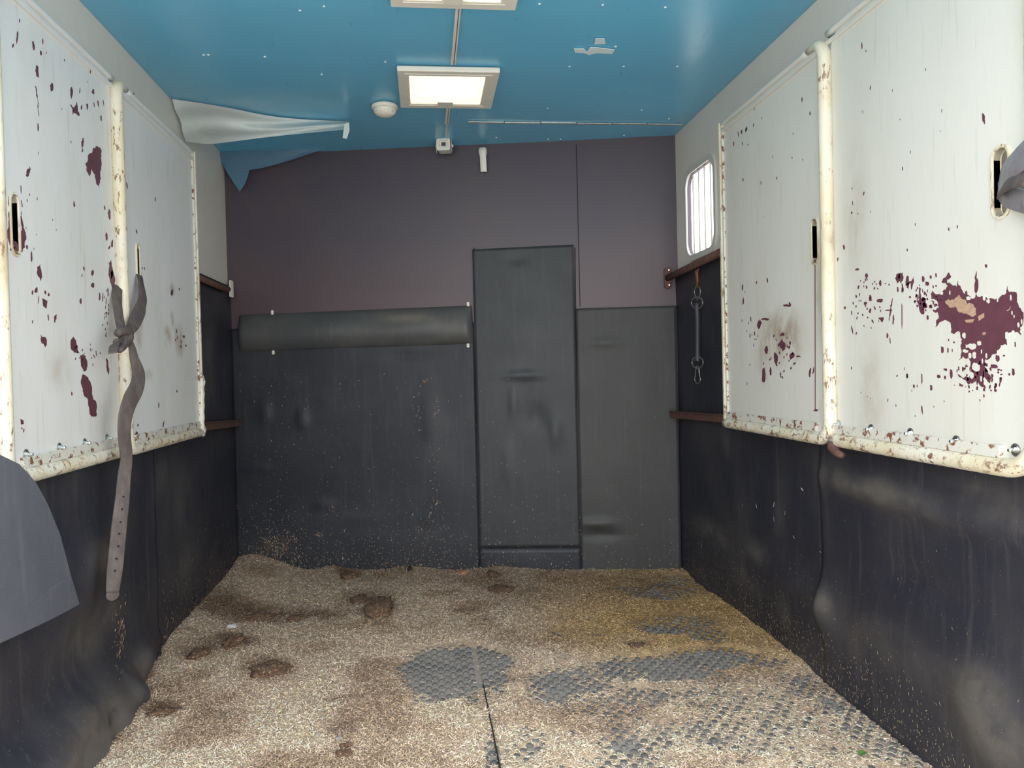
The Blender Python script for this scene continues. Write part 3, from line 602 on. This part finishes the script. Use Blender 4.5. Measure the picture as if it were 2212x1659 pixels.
# strap from the right near slot, looping out past the frame
s2 = empty('grey_strap', onX(2163, 393, XPR-.04), 'grey strap looped through the slot of the right near partition', 'strap')
strap([(2158,408),(2166,385),(2190,358),(2222,328),(2262,300)], [XPR+.03,XPR-.01,XPR-.035,XPR-.05,XPR-.055], [.05,.055,.055,.055,.05], [(0,-.2,1)]*5, 'strap_band', m_(leather_grey), s2, .005)
strap([(2156,410),(2172,422),(2200,432),(2240,440),(2290,446)], [XPR+.03,XPR-.008,XPR-.02,XPR-.025,XPR-.028], [.035,.042,.042,.042,.042], [(0,0,1)]*5, 'strap_band', m_(leather_grey), s2, .005)
strap([(2160,418),(2170,404),(2190,392),(2222,384)], [XPR-.01,XPR-.03,XPR-.045,XPR-.055], [.02,.028,.03,.03], [(.5,0,1)]*4, 'strap_fold', m_(leather), s2, .006)

# ------------------------------------------------------------------ rubber flap at the left edge of the frame
XF = -.865
fl = [(-160,1000),(-60,985),(0,983),(35,1003),(66,1043),(88,1090),(112,1155),(132,1240),(151,1306),(75,1346),(0,1385),(-100,1440),(-220,1500),(-230,1250)]
fp = [onX(a, b, XF) for a, b in fl]
g = G().prism([fp], UX, .006); fo = g.build('rubber_flap', m_(rubber_flap)); tag(fo, 'pale grey rubber flap hanging below the left near partition', 'flap')
bm = bmesh.new(); bm.from_mesh(fo.data); bmesh.ops.subdivide_edges(bm, edges=bm.edges, cuts=3, use_grid_fill=True)
for v in bm.verts: v.co.x += .012*math.sin(v.co.y*7+1)+.03*max(0, .85-v.co.z)**1.0
bm.to_mesh(fo.data); bm.free()

# ------------------------------------------------------------------ tie rope on the right wall
xt = XR-.045
tr = empty('trailer_tie', onX(1507, 600, xt), 'black rubber tie with steel rings and clips hanging below the window', 'tie')
Q = lambda px, py, dx=0: onX(px, py, xt-dx)
G().ribbon([Q(1505, 586, -.012), Q(1505, 584, .008), Q(1505, 592, .014), Q(1506, 605, .012), Q(1506, 619, .006)], [.018, .024, .024, .018, .015], [yv]*5, .006).build('leather_loop', m_(tan), tr, True)
def loop(pts, rad, name, mat, closed=True): G().tube(smoothpts([Q(*p) for p in pts]+([Q(*pts[0])] if closed else []), 4), rad, 8).build(name, mat, tr, True)
loop([(1503,620),(1500,630),(1504,645),(1509,645),(1513,630),(1510,620)], .0022, 'snap_hook', m_(ring_steel))
cc = lambda px, py, r_, n=12: [(px+r_*math.cos(2*math.pi*i/n)*1.0, py+r_*math.sin(2*math.pi*i/n)*1.05) for i in range(n)]
loop(cc(1506, 654, 12), .0030, 'ring', m_(ring_steel)); loop(cc(1507, 783, 12), .0030, 'ring', m_(ring_steel))
P = smoothpts([Q(1506, 655), Q(1506, 668), Q(1507, 690), Q(1507, 720), Q(1507, 750), Q(1507, 768), Q(1507, 780)], 5)
G().tube(P, [.016-.006*math.sin(math.pi*i/(len(P)-1))**.5 for i in range(len(P))], 12).build('rubber_tube', m_(tube_rubber), tr, True)
loop([(1504,792),(1502,810),(1501,822),(1507,829),(1513,822),(1511,810),(1509,792)], .0024, 'snap_hook', m_(ring_steel))

# ------------------------------------------------------------------ padded breast bar on the bulkhead
c4 = [onB(*p, .03) for p in ((512, 680), (1018, 659), (1022, 744), (512, 762))]
pb = empty('padded_bar', (c4[2]+c4[3])/2, 'long black padded vinyl cushion fixed across the bulkhead', 'pad')
N1, N2 = 90, 22; V = []; 
for i in range(N1+1):
    s = i/N1; a = c4[0].lerp(c4[1], s); b = c4[3].lerp(c4[2], s)
    ed = min(1, min(s, 1-s)/.03); prof = math.sqrt(max(0, 1-(1-ed)**2))
    for j in range(N2+1):
        t = j/N2; th = (math.sin(math.pi*t)**.5*.036+.012*math.sin(math.pi*t**1.5))*(prof*.9+.1)+.003*math.sin(s*17+3*t)*math.sin(math.pi*t)
        sq = 1-.03*(1-prof)
        V.append(a.lerp(b, .5+(t-.5)*sq)+BN*(th-.024))
Fc = [(i*(N2+1)+j, i*(N2+1)+j+1, (i+1)*(N2+1)+j+1, (i+1)*(N2+1)+j) for i in range(N1) for j in range(N2)]
po_ = obj('cushion', V, Fc, m_(rubber_pad), pb, True); at = po_.data.attributes.new('dust', 'FLOAT', 'POINT')
vv = []
for p in V:
    a_, b_ = topx(np.array(p)); vv.append(1.6*math.exp(-((a_-880)/55)**2-((b_-688)/9)**2)+.4*math.exp(-((a_-960)/90)**2))
at.data.foreach_set('value', vv)
for px, py in ((588, 675), (1011, 657), (590, 761), (1011, 746)):
    up = 1 if py < 700 else -1; q = onB(px, py, .016)
    b_ = G().prism([rrect(q, BU, UZ, .013, .022, .006)], BN, .004); b_.lathe(q-UZ*up*.001, BN, [(.0045, 0), (.0045, .003), (.002, .005)], 10); b_.build('clip', m_(plastic), pb)

# ------------------------------------------------------------------ ceiling fittings
def lamp(label, name='ceiling_lamp'):
    x0, x1 = -.076, .302; y0_, y1_ = 2.842, 3.238; zc = ZC-.004
    e = empty(name, ((x0+x1)/2, (y0_+y1_)/2, zc), label, 'lamp', 'square lamps in a line on the blue ceiling')
    c = Vector(((x0+x1)/2, (y0_+y1_)/2, zc-.020)); W_, D_ = x1-x0, y1_-y0_
    ox, oy = -.004, 0
    inner = [Vector((c.x+ox+sx*W_*.375, c.y+oy+sy*D_*.375, c.z)) for sx, sy in ((-1,-1),(1,-1),(1,1),(-1,1))]
    outer = [Vector((c.x+sx*W_/2, c.y+sy*D_/2, c.z+.0)) for sx, sy in ((-1,-1),(1,-1),(1,1),(-1,1))]
    G().prism([outer, inner], -UZ, .020).build('lamp_frame', m_(plastic), e, bevel=.004)
    lens = [p+UZ*.004 for p in inner]; G().prism([lens], -UZ, .004).build('lens', m_(diff), e)
    G().prism([[Vector((c.x+sx*W_*.43, c.y+sy*D_*.43, c.z-.0015)) for sx, sy in ((-1,-1),(1,-1),(1,1),(-1,1))], [Vector((c.x+sx*W_*.405, c.y+sy*D_*.405, c.z-.0015)) for sx, sy in ((-1,-1),(1,-1),(1,1),(-1,1))]], -UZ, .003).build('frame_ridge', m_(plastic), e)
    for s in (-1, 1): G().tube([(c.x-.11, c.y+s*.05, c.z+.0), (c.x+.11, c.y+s*.05, c.z+.0)], .0055, 8).build('glowing_tube', m_(lampbox), e, True)
    G().box((c.x-.006, c.y+D_*.375-.03, c.z-.004), .062, .06, .018).build('switch', m_(plastic), e, bevel=.003)
    return e
l1 = lamp('white square ceiling lamp, lit, seen whole between the ceiling cables')
def copy_thing(r_, dv, label):
    c = r_.copy(); COL.objects.link(c); c.location = r_.location+Vector(dv); c['label'] = label
    for ch in r_.children:
        k = ch.copy(); COL.objects.link(k); k.parent = c
    return c
copy_thing(l1, (0, -.882, 0), 'nearer square ceiling lamp at the top edge of the picture')
# cable trunking
def duct(px0, py0, px1, py1, wd_, label, par=None):
    a, b = onZ(px0, py0, ZC-.006), onZ(px1, py1, ZC-.006); dr = (b-a).normalized(); sd = dr.cross(UZ)
    e = empty('cable_trunking', (a+b)/2, label, 'trunking')
    G().box((a+b)/2, wd_, (b-a).length, .012, sd, dr).build('channel', m_(plastic), e, bevel=.001)
    G().box((a+b)/2-UZ*.0065+sd*wd_*.12, .002, (b-a).length, .002, sd, dr).build('lid_groove', m_(plastic_dark), e)
duct(991, 4, 979, 137, .017, 'cream cable trunking running between the two ceiling lamps')
duct(969, 222, 965, 266, .017, 'short cream cable trunking behind the lit ceiling lamp')
a = onZ(966, 262, ZC-.008); b = onB(961, 302, .05)
wv = G().tube(smoothpts([a, a.lerp(b, .5)-UZ*.01, b], 6), .004, 8).build('cable', m_(plastic), None, True); tag(wv, 'thin white cable dropping from the trunking to the small camera', 'cable')
a, b = onZ(1010, 264, ZC-.004), onZ(1473, 269, ZC-.004)
e = empty('ceiling_strip', (a+b)/2, 'dull metal strip across the blue ceiling near the bulkhead', 'strip')
dr = (b-a).normalized(); nseg = 6
for k in range(nseg):
    p, q = a.lerp(b, k/nseg+.002), a.lerp(b, (k+1)/nseg-.002); G().box((p+q)/2-UZ*.001*(k % 2), (q-p).length, .019, .005, dr, dr.cross(UZ)).build('strip_length', m_(alu), e, bevel=.001)
# small camera on a bracket
q = onB(960, 316, .085)
e = empty('security_camera', q, 'small cream box camera hanging on a bracket at the top of the bulkhead', 'camera')
fr = lambda s_, w2, h2, r2: rrect(q+BN*s_, BU, UZ, w2, h2, r2)
G().prism([fr(.035, .066, .058, .010), rrect(q+BN*.035+UZ*.004, BU, UZ, .040, .032, .003)], BN, .012).build('front_frame', m_(plastic), e, bevel=.001)
G().prism([fr(.024, .062, .054, .009)], BN, .06).build('body', m_(plastic), e, bevel=.002)
G().box(q+BN*.026+UZ*.003, .020, .004, .016, BU, BN).build('lens', m_(plastic_dark), e)
for s in (-1, 1):
    G().box(q+BU*s*.037+UZ*.012, .003, .03, .09, BU, BN).build('bracket_arm', m_(ring_steel), e)
    G().lathe(q+BU*s*.0385, BU*s, [(.008, 0), (.008, .004), (.005, .005)], 12).build('knob', m_(plastic), e)
G().box(q+UZ*.058, .077, .03, .003, BU, BN).build('bracket_top', m_(ring_steel), e)
# white door stay on the bulkhead
q = onB(1043, 328, .02)
e = empty('door_stay', onB(1043, 345, .015), 'cream plastic retaining strap hanging high on the bulkhead', 'strap')
G().lathe(q-BU*.020, BU, [(.013, 0), (.017, .002), (.017, .038), (.013, .040)], 20).build('pivot', m_(plastic), e, True)
P = smoothpts([onB(1042, 321, .02), onB(1042, 321, .042), onB(1043, 332, .046), onB(1044, 350, .030), onB(1045, 371, .022)], 4)
G().ribbon(P, [.031]*len(P), [BU]*len(P), .010).build('arm', m_(plastic), e, True)
# round dome light
q = onZ(831, 228, ZC-.002)
e = empty('dome_light', q, 'small round cream dome fitting on the ceiling left of the lamp', 'light')
G().lathe(q, -UZ, [(.054, 0), (.056, .006), (.053, .014), (.050, .016)], 32).build('base_ring', m_(plastic), e, True)
G().lathe(q-UZ*.014, -UZ, [(.049, 0), (.047, .012), (.040, .022), (.026, .030), (.008, .033), (.001, .0335)], 32).build('dome', m_(plastic), e, True)
for k in range(5):
    xo = (-2+k)*.017; hh = .026-abs(k-2)*.003; G().box(q+Vector((xo, -.03, -.022-hh*.25)), .003, .030, .014).build('rib', m_(plastic), e, bevel=.001)
# rivet heads on the ceiling
rv = [(648,22),(700,13),(450,118),(572,122),(695,160),(832,133),(1165,8),(1302,10),(1437,15),(1230,143),(1347,143),(1463,143),(1183,233),(1386,237),(1330,100),(440,118),(1445,256),(1072,297),(1184,300),(1211,300),(1348,292)]
for k, (px, py) in enumerate(rv):
    q = onZ(px, py, ZC-.001); o = G().lathe(q, -UZ, [(.0045, 0), (.0042, .002), (.002, .0035)], 10).build('rivet', m_(rivet_reflection_mat), ceil, True)
# reflection in the ceiling gloss, put in as two thin pale patches
for pts, lab in (([(1286,84),(1306,84),(1308,95),(1284,96)], 'small square pale reflection shaped as a patch on the blue ceiling'), ([(1240,106),(1262,106),(1268,112),(1274,103),(1290,103),(1328,108),(1322,117),(1290,115),(1272,119),(1262,115),(1242,114)], 'long ragged pale reflection shaped as a patch on the blue ceiling')):
    tag(G().prism([[onZ(a, b, ZC-.006) for a, b in pts]], -UZ, .002).build('reflection_patch', m_(rivet_reflection_mat)), lab, 'reflection')

# ------------------------------------------------------------------ loose plastic film in the rear left corner
fe = empty('plastic_film', onZ(560, 250, ZC), 'torn translucent plastic film sagging from the ceiling in the far left corner', 'film')
def sheet(name, top, bot, mat, nu=60, nv=16, wave=.006, k=5):
    "ruled between two curves, with folds"
    T = smoothpts(top, k); B = smoothpts(bot, k); n = min(len(T), len(B)); V = []
    def at(L, s): f = s*(len(L)-1); i = min(int(f), len(L)-2); return L[i].lerp(L[i+1], f-i)
    for i in range(nu+1):
        s = i/nu; a, b = at(T, s), at(B, s)
        for j in range(nv+1):
            t = j/nv; p = a.lerp(b, t); p = p+Vector((0, -1, -.4))*wave*math.sin(t*9+s*5+math.sin(s*7)*1.2)*math.sin(math.pi*t); V.append(p)
    return obj(name, V, [(i*(nv+1)+j, i*(nv+1)+j+1, (i+1)*(nv+1)+j+1, (i+1)*(nv+1)+j) for i in range(nu) for j in range(nv)], mat, fe, True)
# upper fold: along the ceiling, sagging down
top = [onZ(372, 214, ZC-.006), onZ(430, 222, ZC-.006), onZ(500, 234, ZC-.006), onZ(580, 250, ZC-.006), onZ(660, 258, ZC-.006), onZ(752, 262, ZC-.006)]
bot = [onX(402, 306, XL+.015), onY(450, 311, 3.52), onY(500, 306, 3.48), onY(580, 296, 3.45), onY(660, 288, 3.42), onY(752, 279, 3.40)]
sheet('film_fold', top, bot, film, wave=.014)
ve = [onY(a, b, 3.39) for a, b in ((744, 268), (754, 264), (755, 282), (749, 300), (740, 298))]
G().prism([ve], Vector((0, -1, 0)), .0008).build('film_end', film, fe)
# lower flap: behind, down over the bulkhead
top = [onB(456, 300, .10), onB(520, 288, .09), onB(600, 280, .08), onB(690, 275, .07), onB(775, 270, .06)]
bot = [onB(474, 348, .06), onB(510, 366, .06), onB(560, 364, .06), onB(640, 342, .055), onB(760, 300, .05)]
sheet('film_flap', top, bot, film_blue, wave=.006)
tip = [onB(a, b, .055) for a, b in ((474, 345), (590, 352), (541, 360), (536, 378), (530, 396), (518, 414), (505, 395), (488, 368))]
G().prism([tip], BN, .0008).build('film_corner', film_blue, fe)

# ------------------------------------------------------------------ floor: mats with studs
xj = onZ(1052, 1520, 0); xj2 = onZ(1080, 1659, 0)
def jx(y): return xj.x+(y-xj.y)*(xj2.x-xj.x)/(xj2.y-xj.y)
def bare(x, y):
    "1 where the mat is bare, 0 where it lies under the bedding"
    px, py = topx(np.stack(np.broadcast_arrays(x, y, 0*x), -1)); b = 0*px
    nz = (vnoise(x+5, y, 6, 77, 4)-.5)+.5*(vnoise(x, y, 26, 79, 2)-.5)
    for cx, cy, rx, ry, a in ((985,1452,120,58,1.25),(1040,1475,60,60,.9),(925,1500,50,25,.5),(1250,1470,110,34,.95),(1400,1445,150,32,1.),(1530,1425,95,26,.9),(1640,1430,70,20,.6),(1330,1500,200,22,.75),(1450,1272,110,26,.62),(1475,1350,110,26,.72),
                              (1540,1375,60,18,.5),(1250,1370,60,18,.35),(1600,1500,330,50,.42),(1830,1550,200,70,.55),(1950,1610,150,60,.55),(1560,1600,330,70,.50),(1750,1650,330,70,.52),(1200,1610,110,50,.5),(1290,1560,240,70,.42),(1060,1600,14,110,.5),(1720,1560,120,50,.6),(1330,1640,260,50,.42)):
        r2 = ((px-cx)/rx)**2+((py-cy)/ry)**2; b = np.maximum(b, a*np.clip(1.35-r2, 0, 1)**.7)
    b = np.maximum(b, .62*np.exp(-((x-jx(y))/.012)**2)*(y < 2.44)*(y > 1.3))
    return np.clip(b+nz*1.1*np.clip(b*4, 0, 1), 0, 1.2)
mats = []
for k, (xa, xb) in enumerate(((None, 'j'), ('j', None))):
    lab = ('left', 'right')[k]+' rubber floor mat with round studs, mostly under wood shavings'
    ya, yb_ = Y0+.01, 3.6
    L_ = [Vector((XL+.005 if xa is None else jx(ya)+.002, ya, -.006)), Vector((jx(ya)-.002 if xb == 'j' else XR-.005, ya, -.006)),
          Vector((jx(BR.y)-.002, BL.y+(jx(BR.y)-BL.x)*(BR.y-BL.y)/(BR.x-BL.x)-.01, -.006)) if xb == 'j' else Vector((XR-.005, BR.y-.01, -.006)),
          Vector((XL+.005, BL.y-.01, -.006)) if xa is None else Vector((jx(BR.y)+.002, BL.y+(jx(BR.y)-BL.x)*(BR.y-BL.y)/(BR.x-BL.x)-.01, -.006))]
    e = empty('floor_mat', (L_[0]+L_[1]+L_[2]+L_[3])/4, lab, 'mat', 'studded rubber floor mats')
    G().prism([L_], UZ, .0075).build('mat_base', m_(mat_rubber), e)
    if k == 1:
        G().prism([[Vector((jx(1.3)-.0015, 1.3, .004)), Vector((jx(1.3)+.0025, 1.3, .004)), Vector((jx(2.44)+.0015, 2.44, .003)), Vector((jx(2.44)-.0015, 2.44, .003))]], UZ, .0105).build('mat_lip', m_(hole_mat), e)
    pitch = .041; Vs = []; Qs = []; nn = 12; row = 0; yq = Y0+.05
    prof = ((.0098, -.0062), (.0094, -.0012), (.0078, .0002))
    cs, sn_ = np.cos(2*np.pi*np.arange(nn)/nn), np.sin(2*np.pi*np.arange(nn)/nn); cnt = 0
    while yq < 3.95:
        for xq in np.arange(XL+.03+(pitch/2 if row % 2 else 0), XR-.02, pitch):
            left = xq < jx(yq); 
            if (k == 0) != left or abs(xq-jx(yq)) < .0105 or yq > bp(xq)-.03: continue
            if bare(np.array(xq), np.array(yq)) < .12: continue
            base = cnt*nn*3
            for rr, zz_ in prof: Vs.append(np.stack([xq+rr*cs, yq+rr*sn_, np.full(nn, zz_)], -1))
            for a_ in range(2):
                for i in range(nn): Qs.append((base+a_*nn+i, base+a_*nn+(i+1) % nn, base+(a_+1)*nn+(i+1) % nn, base+(a_+1)*nn+i))
            for i in range(0, nn-2, 2): Qs.append((base+2*nn, base+2*nn+i+1, base+2*nn+i+2, base+2*nn+(i+3) % nn))
            cnt += 1
        yq += .025; row += 1
    # fan of quads for the caps
    o = rawmesh('studs', np.concatenate(Vs), np.array(Qs), m_(stud_rubber), e); o['kind'] = 'stuff'

# bedding surface
nx, ny = 300, 330
gx = np.linspace(XL+.002, XR-.002, nx)[:, None]; gt = np.linspace(0, 1, ny)[None, :]
yb1 = BL.y+(gx-BL.x)*(BR.y-BL.y)/(BR.x-BL.x)-.004; gy = 1.55+(yb1-1.55)*gt; gx = gx+0*gy
def bed_height(x, y):
    b = bare(x, y)
    h = .012+.016*(vnoise(x, y, 3, 50, 4)-.5)+.010*(vnoise(x, y, 14, 52, 3)-.5)
    px, py = topx(np.stack([x, y, 0*x], -1))
    for cx, cy, rx, ry, a in ((540,1240,60,38,.085),(610,1245,50,20,.03),(820,1345,50,38,.028),(400,1330,60,50,.03),(360,1390,50,30,.03),(480,1300,80,35,.025),(720,1235,40,16,.02),(890,1238,50,14,.022),(1080,1236,60,14,.015),(560,1460,80,40,.015),(480,1400,80,40,.015)):
        h = h+a*np.exp(-((px-cx)/rx)**2-((py-cy)/ry)**2)
    f = np.clip(b*1.9, 0, 1); return h*(1-f)+f*(-.0028-.0048*np.clip((b-.55)*3, 0, 1)+.0035*(vnoise(x, y, 40, 57, 2)-.5)*2*(b < .75))
def bed_color(x, y, seed=0):
    px, py = topx(np.stack([x, y, 0*x], -1)); c = np.empty(x.shape+(3,)); t = vnoise(x, y, 5, 61, 4); t2 = vnoise(x+9, y, 1.7, 65, 3)
    straw = np.array([.70, .55, .405]); brown = np.array([.25, .155, .085]); gold = np.array([.56, .37, .14])
    c[:] = straw
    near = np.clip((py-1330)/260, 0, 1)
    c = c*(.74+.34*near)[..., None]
    m = np.clip((t-.50)*4.5, 0, 1)*.55; c = c*(1-m[..., None])+brown*m[..., None]
    gm = np.clip(1.2-((px-1560)/420)**2-((py-1330)/130)**2, 0, 1)*.75; c = c*(1-gm[..., None])+gold*gm[..., None]
    for cx, cy, rx, ry, a in ((560,1335,150,18,.8),(470,1310,50,22,.6),(500,1400,60,22,.9),(430,1420,50,18,.7),(580,1458,58,30,.85),(820,1325,40,30,.6),(755,1245,30,10,.9),(790,1300,60,22,.6),(720,1335,60,12,.5),(350,1538,45,16,.7),(230,1600,60,30,.5),(250,1500,80,60,.35),(1000,1325,30,10,.6),(1080,1270,40,12,.4),(730,1520,30,10,.5),(735,1580,50,18,.4),(1180,1280,200,40,.35),(900,1250,300,22,.3),(1420,1270,120,36,.5),(1480,1345,120,36,.4),(1380,1395,40,8,.5),(1600,1395,140,20,.3)):
        q = a*np.exp(-(((px-cx)/rx)**2+((py-cy)/ry)**2)**1.5)*(.55+.9*vnoise(x, y, 22, 68, 2)); q = np.clip(q, 0, .95); c = c*(1-q[..., None])+np.array([.15, .085, .05])*q[..., None]
    return c
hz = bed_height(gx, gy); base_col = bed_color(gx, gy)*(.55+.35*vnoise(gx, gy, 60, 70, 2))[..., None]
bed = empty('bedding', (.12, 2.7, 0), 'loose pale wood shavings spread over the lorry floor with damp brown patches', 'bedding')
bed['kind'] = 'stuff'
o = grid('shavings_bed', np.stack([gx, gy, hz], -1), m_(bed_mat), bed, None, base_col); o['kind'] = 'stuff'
# shavings: curled chips lying on the bed
NC = 330000
cx = RNG.uniform(XL+.006, XR-.006, NC); vq = RNG.random(NC); cy = 1.6*(4.05/1.6)**vq; ok = cy < (BL.y+(cx-BL.x)*(BR.y-BL.y)/(BR.x-BL.x)-.006)
bb = bare(cx, cy); ok &= RNG.random(NC) > np.where(bb < .62, bb*.45, np.clip(.38+(bb-.62)*2.2, 0, .95))
cx, cy, bb = cx[ok], cy[ok], bb[ok]; n = len(cx)
cz = np.where(bb > .3, np.maximum(bed_height(cx, cy), -.0045), bed_height(cx, cy))+RNG.uniform(.0005, .004, n)
ln = RNG.uniform(.004, .0125, n); wd_ = RNG.uniform(.0011, .0026, n); an = RNG.uniform(0, 2*np.pi, n); pt = RNG.normal(0, .38, n)*(1-.6*(bb > .3)); rl = RNG.normal(0, .5, n)
dx = np.stack([np.cos(an)*np.cos(pt), np.sin(an)*np.cos(pt), np.sin(pt)], -1); dz = np.array([0, 0, 1.0])
sx_ = np.cross(dx, dz); sx_ /= np.linalg.norm(sx_, axis=1)[:, None]; up = np.cross(sx_, dx); sd = sx_*np.cos(rl)[:, None]+up*np.sin(rl)[:, None]
c = np.stack([cx, cy, cz], -1); a = dx*ln[:, None]/2; s = sd*wd_[:, None]/2
V = np.stack([c-a-s, c+a-s*.7, c+a+s, c-a+s*.8], 1).reshape(-1, 3); Qd = np.arange(4*n).reshape(n, 4)
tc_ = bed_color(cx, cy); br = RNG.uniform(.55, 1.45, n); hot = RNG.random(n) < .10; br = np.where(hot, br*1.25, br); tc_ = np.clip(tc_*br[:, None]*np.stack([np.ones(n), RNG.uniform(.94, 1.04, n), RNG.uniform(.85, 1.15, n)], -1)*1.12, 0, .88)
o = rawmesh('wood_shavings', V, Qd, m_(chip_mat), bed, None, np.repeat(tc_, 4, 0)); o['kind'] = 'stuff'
# bits of shavings stuck to the rubber walls
ST = {k: ([], []) for k in 'blr'}
def stick(p, nrm, size, colr):
    Vw, Cw = (ST['b'] if abs(nrm.y) > .5 else ST['l'] if nrm.x > 0 else ST['r'])
    t = random.gauss(0, .5); a_ = UZ*math.cos(t)+nrm.cross(UZ)*math.sin(t); b_ = nrm.cross(a_); L_ = size*random.uniform(.6, 1.6); W_ = size*random.uniform(.2, .4)
    p = Vector(p); lift = nrm*size*.15
    Vw.extend([p-a_*L_-b_*W_, p+a_*L_-b_*W_+lift, p+a_*L_+b_*W_+lift, p-a_*L_+b_*W_]); Cw.extend([colr]*4)
rs = random.Random(5)
pale, brn = (.50, .41, .28), (.26, .15, .09)
for i in range(2300):
    px = rs.choice((rs.uniform(505, 1465), rs.gauss(590, 50), rs.gauss(850, 150))); hgt = rs.expovariate(1/42.0)
    if rs.random() < .18: hgt = rs.uniform(0, 420)
    py = 1228-hgt
    if not 505 < px < 1466 or (px > 1250 and rs.random() < .55) or py < 780: continue
    stick(onB(px, py, .026 if 1030 < px < 1245 else .019), BN, rs.uniform(.001, .0032), pale if rs.random() < .7 else brn)
for cx_, cy_, rx, ry, n_c in ((600, 1178, 45, 30, 260), (690, 1155, 8, 6, 14), (938, 1050, 9, 70, 30), (945, 1085, 5, 4, 10), (905, 890, 8, 50, 26), (945, 880, 8, 30, 20), (715, 1105, 10, 8, 14), (918, 822, 5, 5, 12), (930, 1130, 40, 60, 40)):
    for i in range(n_c): stick(onB(rs.gauss(cx_, rx*.6), rs.gauss(cy_, ry*.6), .020), BN, rs.uniform(.0015, .0042), brn if rs.random() < .5 else pale)
for i in range(1500):
    z_ = rs.expovariate(1/.09)+.02; y_ = rs.uniform(2.3, 3.95)
    if z_ < .8 and y_ > ysl-.05: stick(Vector((XL+.017, y_, z_)), UX, rs.uniform(.0015, .0045), pale if rs.random() < .5 else brn)
    y_ = rs.uniform(1.6, 3.6)
    if z_ < .9: stick(Vector((XR-(.018 if y_ > ys else .030), y_, z_)), -UX, rs.uniform(.001, .003), pale)
for i in range(90): q = onX(rs.gauss(258, 8), rs.gauss(1370, 45), XL+.075); stick(q, UX, rs.uniform(.002, .006), brn if rs.random() < .7 else pale)
for a_, b_ in ((1604,1092),(1634,1093),(1672,1090),(1733,1057),(1696,1108),(1672,1122),(1715,1160),(1515,1180)): stick(onX(a_, b_, XR-.022), -UX, .0075, (.42, .40, .36))
for k, par in (('b', wb), ('l', wl), ('r', wr)):
    Vw, Cw = ST[k]; o = rawmesh('stuck_shavings', np.array([tuple(v) for v in Vw]), np.arange(len(Vw)).reshape(-1, 4), m_(chip_mat), par, None, np.array(Cw)); o['kind'] = 'stuff'

# dung lumps and small finds on the bedding
def lump(px, py, w_, h_, ht, label, mat=None, name='dung_clump', cat='dung', seed=0, group='dung clumps on the bedding'):
    q = onZ(px, py, .012); a_, b_ = onZ(px-w_/2, py, .012), onZ(px+w_/2, py, .012); f0, f1 = onZ(px, py+h_/2, .012), onZ(px, py-h_/2, .012)
    rx = (b_-a_).length/2; ry = abs(f1.y-f0.y)/2; z0 = float(bed_height(np.array([q.x]), np.array([q.y]))[0])
    bm = bmesh.new(); bmesh.ops.create_icosphere(bm, subdivisions=4, radius=1)
    from mathutils import noise as mn
    for v in bm.verts:
        nn_ = mn.noise(v.co*1.7+Vector((seed*3.1, 0, 0)))*.45+mn.noise(v.co*5+Vector((seed, 2, 0)))*.22+mn.noise(v.co*12+Vector((seed, 5, 1)))*.10
        v.co = v.co*(1+nn_)
        v.co = Vector((v.co.x*rx, v.co.y*ry, v.co.z*ht))
    me = bpy.data.meshes.new(name); bm.to_mesh(me); bm.free(); me.materials.append(mat or m_(dung_mat)); me.shade_smooth()
    o = bpy.data.objects.new(name, me); COL.objects.link(o); o.location = (q.x, q.y, z0+ht*.15); return tag(o, label, cat, group)
for i, (px, py, w_, h_, ht, lab) in enumerate((
    (822,1330,60,36,.022,'largest domed dung clump, in the middle of the far left bedding'),
    (755,1246,46,12,.014,'flat dark dung clump close to the bulkhead'),
    (507,1400,44,26,.020,'dark dung clump furthest left but one, in front of the white fluff'),
    (432,1418,46,20,.014,'broken dung clump nearest the left rubber wall'),
    (580,1460,78,30,.016,'wide flattened dung clump in the left foreground'),
    (775,1300,40,18,.012,'ragged dung clump just left of the largest one'),
    (350,1540,60,18,.010,'low dung clump in the near left corner of the bedding'),
    (748,1612,26,10,.010,'smaller upper of two round crumbs at the bottom of the picture'),
    (742,1632,32,16,.012,'larger lower of two round crumbs at the bottom of the picture'),
    (1080,1273,46,18,.012,'grey-brown dung clump in the middle near the bulkhead'),
    (560,1335,56,14,.012,'trampled dung clump right of the white fluff'),
    (1065,1243,30,12,.010,'small dark dung clump tight against the bulkhead below the door'),
    (1378,1392,46,10,.007,'thin reddish dung scrap on the right side of the bedding'),
    (640,1338,40,12,.010,'crumbling dung clump between the fluff and the largest clump'))):
    lump(px, py, w_, h_, ht, lab, seed=i)
lump(500, 1357, 22, 9, .008, 'tuft of white fluff on the left of the bedding', m_(fluff), 'fluff_tuft', 'fluff', 31, None)
lump(886, 1237, 10, 8, .010, 'small black crumb on the bedding against the bulkhead', m_(pebble), 'black_crumb', 'crumb', 33, None)
lump(1000, 1238, 14, 7, .010, 'small orange scrap on the bedding against the bulkhead', m_(orange_bit), 'orange_scrap', 'scrap', 35, None)
lump(733, 1597, 16, 8, .008, 'small grey stone near the bottom of the bedding', m_(mat_rubber), 'small_stone', 'stone', 37, None)
q = onZ(1861, 1629, .008)
V = [q+Vector((-.008, -.004, 0)), q+Vector((-.004, -.012, .004)), q+Vector((.008, -.008, .006)), q+Vector((.012, .002, .003)), q+Vector((.006, .012, .005)), q+Vector((-.006, .008, .002)), q+Vector((.001, 0, .001))]
o = obj('green_leaf', V, [(i, (i+1) % 6, 6) for i in range(6)], m_(leaf_mat)); md = o.modifiers.new('solid', 'SOLIDIFY'); md.thickness = .0008; tag(o, 'small green leaf on the mat near the lower right', 'leaf')
